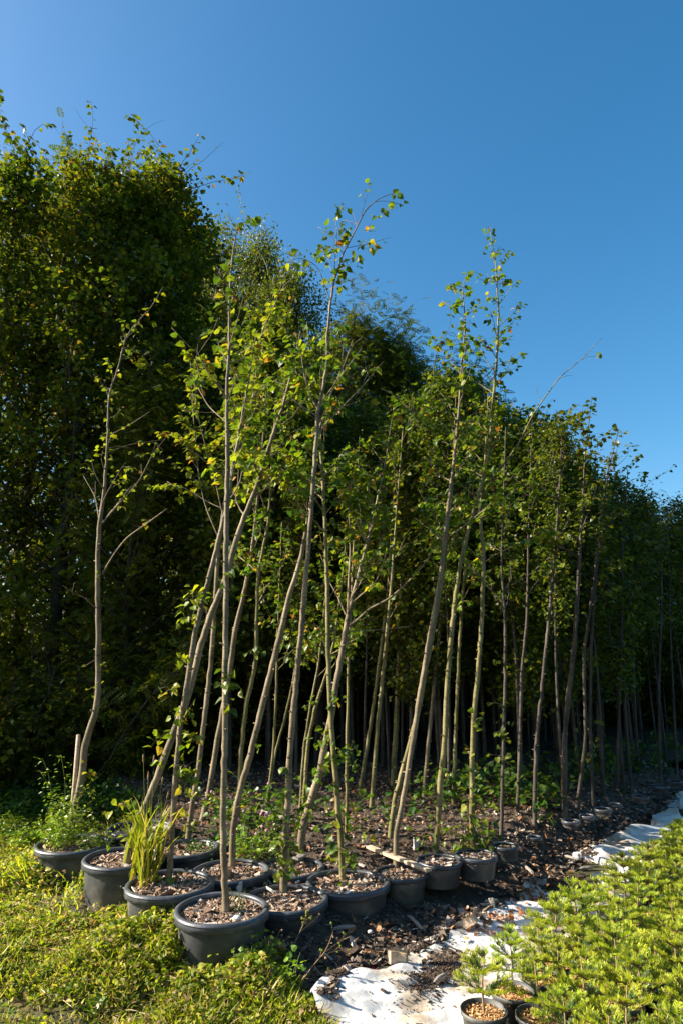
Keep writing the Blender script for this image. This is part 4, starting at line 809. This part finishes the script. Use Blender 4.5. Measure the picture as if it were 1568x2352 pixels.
for (px, py) in [(330, 1748), (354, 1750), (341, 1788), (372, 1800), (385, 1830)]:
    tip = atY(px, py, P[1])-P; b0 = np.array([rng.normal(0, .02), rng.normal(0, .02), .05]); m_ = (tip+b0)/2+[rng.normal(0, .01), 0, 0]
    Q, R = resample([b0, m_, tip], [.002, .0014, .001], 8); tube(wb, Q, R, 4)
    d = nrmz(Q[-1]-Q[-2]); Q2 = np.array([Q[-1]-d*.008+d*.05*k/5 for k in range(6)]); hb = MB(); tube(hb, Q2, [.002, .0055, .006, .0055, .004, .0015], 7, wob=.15); obj('seed_head', hb.mesh('heads', M['drystem']), t)
obj('stalks', wb.mesh('stalks', M['stem']), t)
# dry weeds right of the nearest pot
def dryweed(pts_list, Yp, label, yel=False):
    b = atY(*pts_list[0][0], Yp); t = thing('dry_weed', label, 'weed', 'dry branching weeds before the bank', (b[0], b[1], max(b[2], 0))); o = np.array(t.location); wb = MB(); hb = MB(); fb = MB()
    for pl in pts_list:
        Q, R = resample([atY(x, y, Yp) for x, y in pl], np.linspace(.0025, .0014, len(pl)), 10); tube(wb, Q-o, R, 4)
        for k in range(5):
            q, tg, r = interp_path(Q, R, rng.uniform(.4, .99)); e = q-o+nrmz(tg)*.02+rdir()*.03; tube(wb, np.array([q-o, e]), [.0014, .001], 3)
            u = np.linspace(0, np.pi, 5); isf = yel and k % 2 == 0; hb = MB(); tube(hb, np.array([e+[0, 0, -.006*math.cos(x)] for x in u]), np.maximum(.006*np.sin(u), .0008), 6, wob=.15); obj('flower' if isf else 'seed_head', hb.mesh('h', M['yellow' if isf else 'drystem']), t)
    obj('stem', wb.mesh('s', M['drystem']), t)
dryweed([[(625, 2235), (628, 2190), (636, 2150), (645, 2135)], [(628, 2190), (640, 2170), (655, 2160)], [(626, 2215), (622, 2180), (618, 2150)], [(630, 2170), (648, 2178), (660, 2172)]], 3.95, 'small dry weed with dead seed heads right of the nearest pot')
dryweed([[(690, 2260), (720, 2215), (750, 2185), (765, 2140)], [(735, 2198), (760, 2186), (800, 2180)], [(720, 2215), (735, 2240), (790, 2238)], [(745, 2188), (775, 2165), (805, 2150)]], 3.75, 'spreading dry weed with small yellow heads before the bank', True)
dryweed([[(668, 2185), (690, 2140), (705, 2100), (712, 2085)], [(690, 2140), (715, 2120), (725, 2112)], [(695, 2130), (702, 2108), (706, 2090)]], 4.0, 'dry weed with a yellow flower in front of the second big bank pot', True)

# ------------------------------------------------------------------ timber, stones, cloth
def prism(name, label, cat, c, s, rz, rx=0, ry=0, mat='grey', bev=.003, jit=.002, group=None):
    mb = MB(); box(mb, (0, 0, 0), s, jit=jit); me = mb.mesh(name, M[mat], False); o = obj(name, me, None, c, label=label, category=cat)
    if group: o['group'] = group
    o.rotation_euler = (rx, ry, rz); m = o.modifiers.new('bevel', 'BEVEL'); m.width = bev; m.segments = 2; return o
A = onz(845, 1948, .255); B = onz(985, 1995, .285); d = B-A
prism('batten', 'long pale batten laid across the rims of the bank pots', 'batten', tuple((A+B)/2), (np.linalg.norm(d), .045, .022), math.atan2(d[1], d[0]), mat='wood', ry=-.02)
A = onz(575, 1855, .25); B = onz(720, 1905, .25); d = B-A
prism('batten', 'grey stick lying on the mulch deep between the front trunks', 'stick', tuple((A+B)/2), (np.linalg.norm(d), .04, .025), math.atan2(d[1], d[0]), mat='grey', jit=.008)
A = onz(675, 1984, .225); B = onz(703, 1965, .235); d = B-A
prism('board', 'short grey board lying over the sunken pot', 'board', tuple((A+B)/2+[0, 0, .02]), (.14, .05, .012), math.atan2(d[1], d[0]), mat='grey')
P = onz(955, 1945, .25); prism('wood_block', 'small pale square block standing on the mulch by the batten', 'wood block', (P[0], P[1], .27), (.035, .03, .09), .3, mat='stone')
# split log chunk on fabric: half round prism
def chunk(px, py, z, w_, d_, h, rz, label, tilt=0):
    P = onz(px, py, z); mb = MB(); a = np.linspace(0, np.pi, 9); xs = np.concatenate([w_/2*np.cos(a)]); ys = d_*np.sin(a)*(.75+.25*np.sin(a*3)); n = len(xs)
    V = np.array([[x, y, 0] for x, y in zip(xs, ys)]+[[x*.97, y*.97, h*(1+.15*math.sin(x*40))] for x, y in zip(xs, ys)])
    t = thing('wood_chunk', label, 'wood chunk', None, (P[0], P[1], z-.005), rz); t.rotation_euler[1] = tilt
    mb.add(V, [[k, (k+1) % n, n+(k+1) % n, n+k] for k in range(n)]); obj('bark_side', mb.mesh('side', M['wood'], False), t)
    mb = MB(); c = V[n:].mean(0); mb.add(np.vstack([V[n:], c])+[0, 0, .0005], [[k, (k+1) % n, n] for k in range(n)]); obj('cut_face', mb.mesh('cut', M['endwood'], False), t)
chunk(912, 2205, .05, .115, .065, .055, math.pi*1.02, 'pale split wood chunk with cut face up, sitting on the near end of the fabric')
chunk(1075, 2128, .05, .16, .05, .05, 2.6, 'flat wedge of wood leaning at the edge of the fabric', .6)
P = onz(1118, 2055, .12)
for k, (px, py, z, s, rz, rx, lab) in enumerate([(1108, 2046, .14, (.05, .03, .09), .3, .3, 'upright pale wood offcut, left of the offcuts stuck in the bank'), (1127, 2058, .1, (.05, .03, .12), .5, .45, 'rounded wood slab leaning in the bank beside the offcuts'), (1090, 2062, .14, (.06, .05, .03), .2, .2, 'square offcut lying in the bank left of the leaning slab'), 
        (1135, 2085, .06, (.025, .012, .15), .4, -.6, 'thin pale splinter below the leaning slab'), (1088, 2080, .1, (.02, .012, .13), .1, .4, 'narrow splinter upright in the middle of the bank')]):
    P = onz(px, py, z); prism('wood_offcut', lab, 'wood offcut', (P[0], P[1], gz(P[0], P[1])+s[2]*.3), s, rz, rx, mat='wood' if k < 3 else 'grey', group='wood offcuts in the bank', bev=.008, jit=.004)
for k, (px, py, L_, rz, lab) in enumerate([(955, 2105, .16, 2.2, 'grey splinter pointing up the bank right of the corner pot'), (1215, 1990, .2, 2.0, 'slanting grey stick in the bank beyond the small pots'), (1310, 1955, .16, 2.4, 'stick lying on the dark far bank'), (770, 2295, .14, .3, 'weathered stick on the near corner of the fabric'), (830, 2230, .13, .6, 'short grey log piece beside the red cloth'), (1345, 1975, .12, .2, 'pale splinter on the far bank above the fabric'),
     (790, 2140, .12, .2, 'grey splinter lying below the corner pot'), (1010, 2240, .12, .9, 'curled bark piece lying on the dirt patch of the fabric')]):
    P = onz(px, py, .08); wb = MB(); z = max(gz(P[0], P[1]), sheet_z(P[0], P[1]) if px > 1000 and py > 2200 else 0)
    Q = np.array([[-L_/2, 0, 0], [-L_*.2, .006, .004], [L_*.2, -.004, .008], [L_/2, .002, .004]]); Q, R = resample(Q, [.008, .013, .012, .006], 8); tube(wb, Q, R, 7, wob=.12)
    o = obj('stick', wb.mesh('stick', M['grey']), None, (P[0], P[1], z+.018), label=lab, category='stick', group='loose sticks on the bank'); o.rotation_euler = (0, -.25 if k in (0, 1) else 0, rz)
def stone(px, py, z, r, label, mat='stone'):
    P = onz(px, py, z); wb = MB(); u = np.linspace(0, np.pi, 7); tube(wb, np.array([[0, 0, -r*.7*math.cos(x)] for x in u]), np.maximum(r*np.sin(u), r*.05), 9, wob=.08)
    o = obj('stone', wb.mesh('stone', M[mat]), None, tuple(P), label=label, category='stone'); o.scale = (1.2, .8, 1)
stone(545, 2109, .29, .022, 'pale stone on the mulch of the nearest pot'); stone(850, 2140, .1, .014, 'small pale stone on the bank under the corner pot'); 
P = onz(552, 2040, .25); prism('stone', 'pale upright stone wedged behind the nearest pot', 'stone', (P[0], P[1], .26), (.03, .025, .055), .4, .2, mat='stone', bev=.008, jit=.004)
# red cloth
def cloth(px, py, label, a=.3, b=.1, rz=.5):
    P = onz(px, py, .03); n, m = 40, 14; X, Y = np.meshgrid(np.linspace(-a/2, a/2, n), np.linspace(-b/2, b/2, m)); Y = Y*(1-.5*np.abs(X/a*2)); Z = .03+.015*fbm(X*25+9, Y*30+9, 5, 3)+.012*np.cos(Y/b*3)
    i = (np.arange(m-1)[:, None]*n+np.arange(n-1)[None]); mb = MB(); mb.add(np.stack([X, Y, Z], -1).reshape(-1, 3), np.stack([i, i+1, i+n+1, i+n], -1).reshape(-1, 4))
    o = obj('red_cloth', mb.mesh('cloth', M['red']), None, (P[0], P[1], .02), label=label, category='cloth'); o.rotation_euler = (0, 0, rz)
cloth(800, 2263, 'strip of red cloth tucked under the near end of the white fabric', .24, .1, .45)
cloth(862, 2236, 'small scrap of red cloth between wood chips', .07, .05, 2)
# stake
b = onz(160, 1925, .28); tp = atY(181, 1688, b[1]-.02); mb = MB(); tube(mb, np.array([b-[0, 0, .05], (b+tp)/2+[.004, 0, 0], tp])-b, [.0165, .0165, .016], 9)
obj('stake', mb.mesh('stake', M['wood']), None, tuple(b), label='short round wooden stake leaning beside the leftmost tree', category='stake')
# dirt on the fabric
P = onz(1005, 2235, .03); mb = MB(); n = 2600
xy = rng.normal(0, 1, (n, 2))*[.05, .15]; c_, s_ = math.cos(-.5), math.sin(-.5); xy = xy @ np.array([[c_, s_], [-s_, c_]]); Q = np.c_[P[0]+xy[:, 0], P[1]+xy[:, 1]]
n2 = 1500; Q2 = np.c_[rng.uniform(-.1, 2.6, n2), rng.uniform(3.3, 7, n2)]; Q = np.vstack([Q, Q2[(sdist(Q2[:, 0], Q2[:, 1], LOW) < 0) & (sdist(Q2[:, 0], Q2[:, 1], LOW) > -.7)]])
chips(mb, np.c_[Q, [sheet_z(a_, b_)+.004 for a_, b_ in Q]], .009)
obj('bark_crumbs', mb.mesh('crumbs', M['soil'], False), kind='stuff', label='dark bark crumbs spilled on the white fabric', category='bark crumbs')

# ------------------------------------------------------------------ potted firs
def fir_variant(H):
    sb = MB(); nb = MB(); tb = MB(); z0 = .0
    tube(sb, np.array([[0, 0, z0], [rng.normal(0, .006), rng.normal(0, .006), H*.5], [rng.normal(0, .01), rng.normal(0, .01), H]]), [.0055, .004, .002], 6)
    def needles(Q, s0, dens, tipf):
        ln = np.linalg.norm(np.diff(Q, axis=0), axis=1).sum(); n = int(ln*dens)
        f = np.sort(rng.uniform(0.08, 1, n)); x = f*(len(Q)-1); i = np.minimum(x.astype(int), len(Q)-2); u = (x-i)[:, None]
        P = Q[i]*(1-u)+Q[i+1]*u; T = nrmz(Q[i+1]-Q[i]); side = nrmz(np.cross(T, [0, 0, 1.])+1e-6); upv = np.cross(side, T)
        a = rng.choice([-1, 1], n)*rng.uniform(.0, 1.35, n)  # spread over the upper half and sides
        D = T*.55 + side*np.sin(a)[:, None] + upv*(np.cos(a)*.75+.0)[:, None]
        S = s0*rng.uniform(.75, 1.15, n)*(1-.35*(f > .93)); NN = upv+rng.normal(0, .3, (n, 3))
        m = f > tipf
        scatter(nb, NEEDLE, P[~m], D[~m], NN[~m], S[~m]); scatter(tb, NEEDLE, P[m], D[m], NN[m], S[m])
    lv = max(3, int(H/.062))
    for k in range(lv):
        g = k/(lv-1); z = H*(.38+.58*g); L_ = (.115*(1-g)**.8+.04)*rng.uniform(.85, 1.15); nb_ = 5 if g < .9 else 4
        for j in range(nb_):
            a = j*2*np.pi/nb_+k*1.1+rng.normal(0, .2); d = np.array([math.cos(a), math.sin(a), .28+.5*g]); d /= np.linalg.norm(d)
            Q = [np.array([0, 0, z])]
            for i in range(5): d = d+[0, 0, .0]+rng.normal(0, .05, 3); d /= np.linalg.norm(d); Q.append(Q[-1]+d*L_/5)
            Q = np.array(Q); tube(sb, Q, np.linspace(.003, .0014, 6), 4); needles(Q, .021, 900, .5)
            if L_ > .06:
                for sgn in (-1, 1):
                    for ff in ((.4,) if L_ < .1 else (.35, .6)):
                        q, tg, _ = interp_path(Q, np.ones(6), ff); tg = nrmz(tg); sd = np.array([-tg[1], tg[0], 0])*sgn; dd = nrmz(tg*.8+sd*.75); l2 = L_*(.55-.2*ff)
                        Q2 = np.array([q+dd*l2*i/3+[0, 0, .004*i*rng.normal(0, .5)] for i in range(4)]); tube(sb, Q2, np.linspace(.002, .001, 4), 3); needles(Q2, .019, 900, .25)
    needles(np.array([[0, 0, H*.82], [0, 0, H*.95], [0, 0, H+.012]]), .02, 900, .0)
    return sb, nb, tb
firs = []
for k in range(6):
    H = [.22, .24, .27, .23, .3, .19][k]; sb, nb, tb = fir_variant(H); firs.append((H, sb.mesh('fir_stem', M['firbark']), nb.mesh('fir_old', M['fir'], False), tb.mesh('fir_new', M['firtip'], False)))
# small pot variant
R_ = .098; HP = .17
mb = MB(); lathe(mb, [(R_*.72, 0), (R_*.74, .005), (R_*.93, HP-.02), (R_*.95, HP-.02), (R_, HP-.018), (R_*1.01, HP), (R_*.97, HP), (R_*.9, HP-.03), (R_*.85, HP*.5)], 36); potme = mb.mesh('small_pot', M['pot'])
mb = MB(); lathe(mb, [(.0005, HP-.022), (R_*.4, HP-.02), (R_*.92, HP-.03)], 36); coirbed = mb.mesh('coir_bed', M['coirbed'])
mb = MB(); n = 900; rad = R_*.9*np.sqrt(rng.random(n)); a = rng.random(n)*6.28; chips(mb, np.stack([rad*np.cos(a), rad*np.sin(a), HP-.024+rng.uniform(0, .01, n)], 1), .008); coirme = mb.mesh('coir', M['coir'], False)
ORD = 'first second third fourth fifth sixth seventh eighth ninth tenth eleventh twelfth thirteenth fourteenth fifteenth sixteenth seventeenth eighteenth nineteenth twentieth twenty-first twenty-second twenty-third twenty-fourth twenty-fifth twenty-sixth twenty-seventh twenty-eighth'.split()
E0 = onz(1098, 2352, .15)[:2]; Pf = onz(1110, 2322, HP)
e1 = onz(1535, 1985, .15)[:2]; dirU = nrmz(e1-Pf[:2]); dirV = np.array([dirU[1], -dirU[0]])
first = None; nf = 0; special = {(0, 0): 'nearest potted fir with its whole pot showing beside the white fabric'}
proot = None; froots = {}
for iu in range(-3, 24):
    for iv in range(0, 12):
        c = Pf[:2] + dirU*(iu*.212+(.1 if iv % 2 else 0)) + dirV*(iv*.19)
        if iu >= 2: c = c + dirV*.05
        if (iu, iv) != (0, 0): c = c + rng.normal(0, .016, 2)
        if iu < 0 and iv < 3 or iu < -1 and iv < 6: continue
        px, py = topix(np.array([c[0], c[1], .3])); px2, py2 = topix(np.array([c[0], c[1], .05]))
        if px > 1568+95 or py > 2352+60 or c[1] < 2.4: continue
        lab = 'potted fir, %s row from the white fabric, %s along from the near end' % (ORD[iv], ORD[iu+3]); plab = 'small black fir pot, %s row from the white fabric, %s from the near end' % (ORD[iv], ORD[iu+3])
        if (iu, iv) == (0, 0): lab = special[(0, 0)]; plab = 'small black pot standing clear on the white fabric, nearest of the fir pots'
        k = random.randrange(6) if (iu, iv) != (0, 0) else 3
        z = .008
        if proot is None:
            proot = thing('nursery_pot', plab, 'plant pot', 'small pots of the fir block', (c[0], c[1], z)); obj('pot_body', potme, proot); obj('soil', coirbed, proot); obj('coir', coirme, proot, kind='stuff')
        else: dup(proot, (c[0], c[1], z), random.uniform(0, 6), 1, plab)
        s = random.uniform(.85, 1.15); loc = (c[0], c[1], z+HP-.025)
        if k not in froots:
            t = thing('fir_sapling', lab, 'fir', 'potted firs of the lower right block', loc, random.uniform(0, 6), s); obj('stem', firs[k][1], t); obj('needles', firs[k][2], t); obj('young_needles', firs[k][3], t); froots[k] = t
        else: dup(froots[k], loc, random.uniform(0, 6), s, lab)
        nf += 1
for o in bpy.data.objects:
    if 'label' in o and len(o['label'].split()) > 16: print('LONG', o['label'])
print('firs', nf, 'block trees', len(cand))
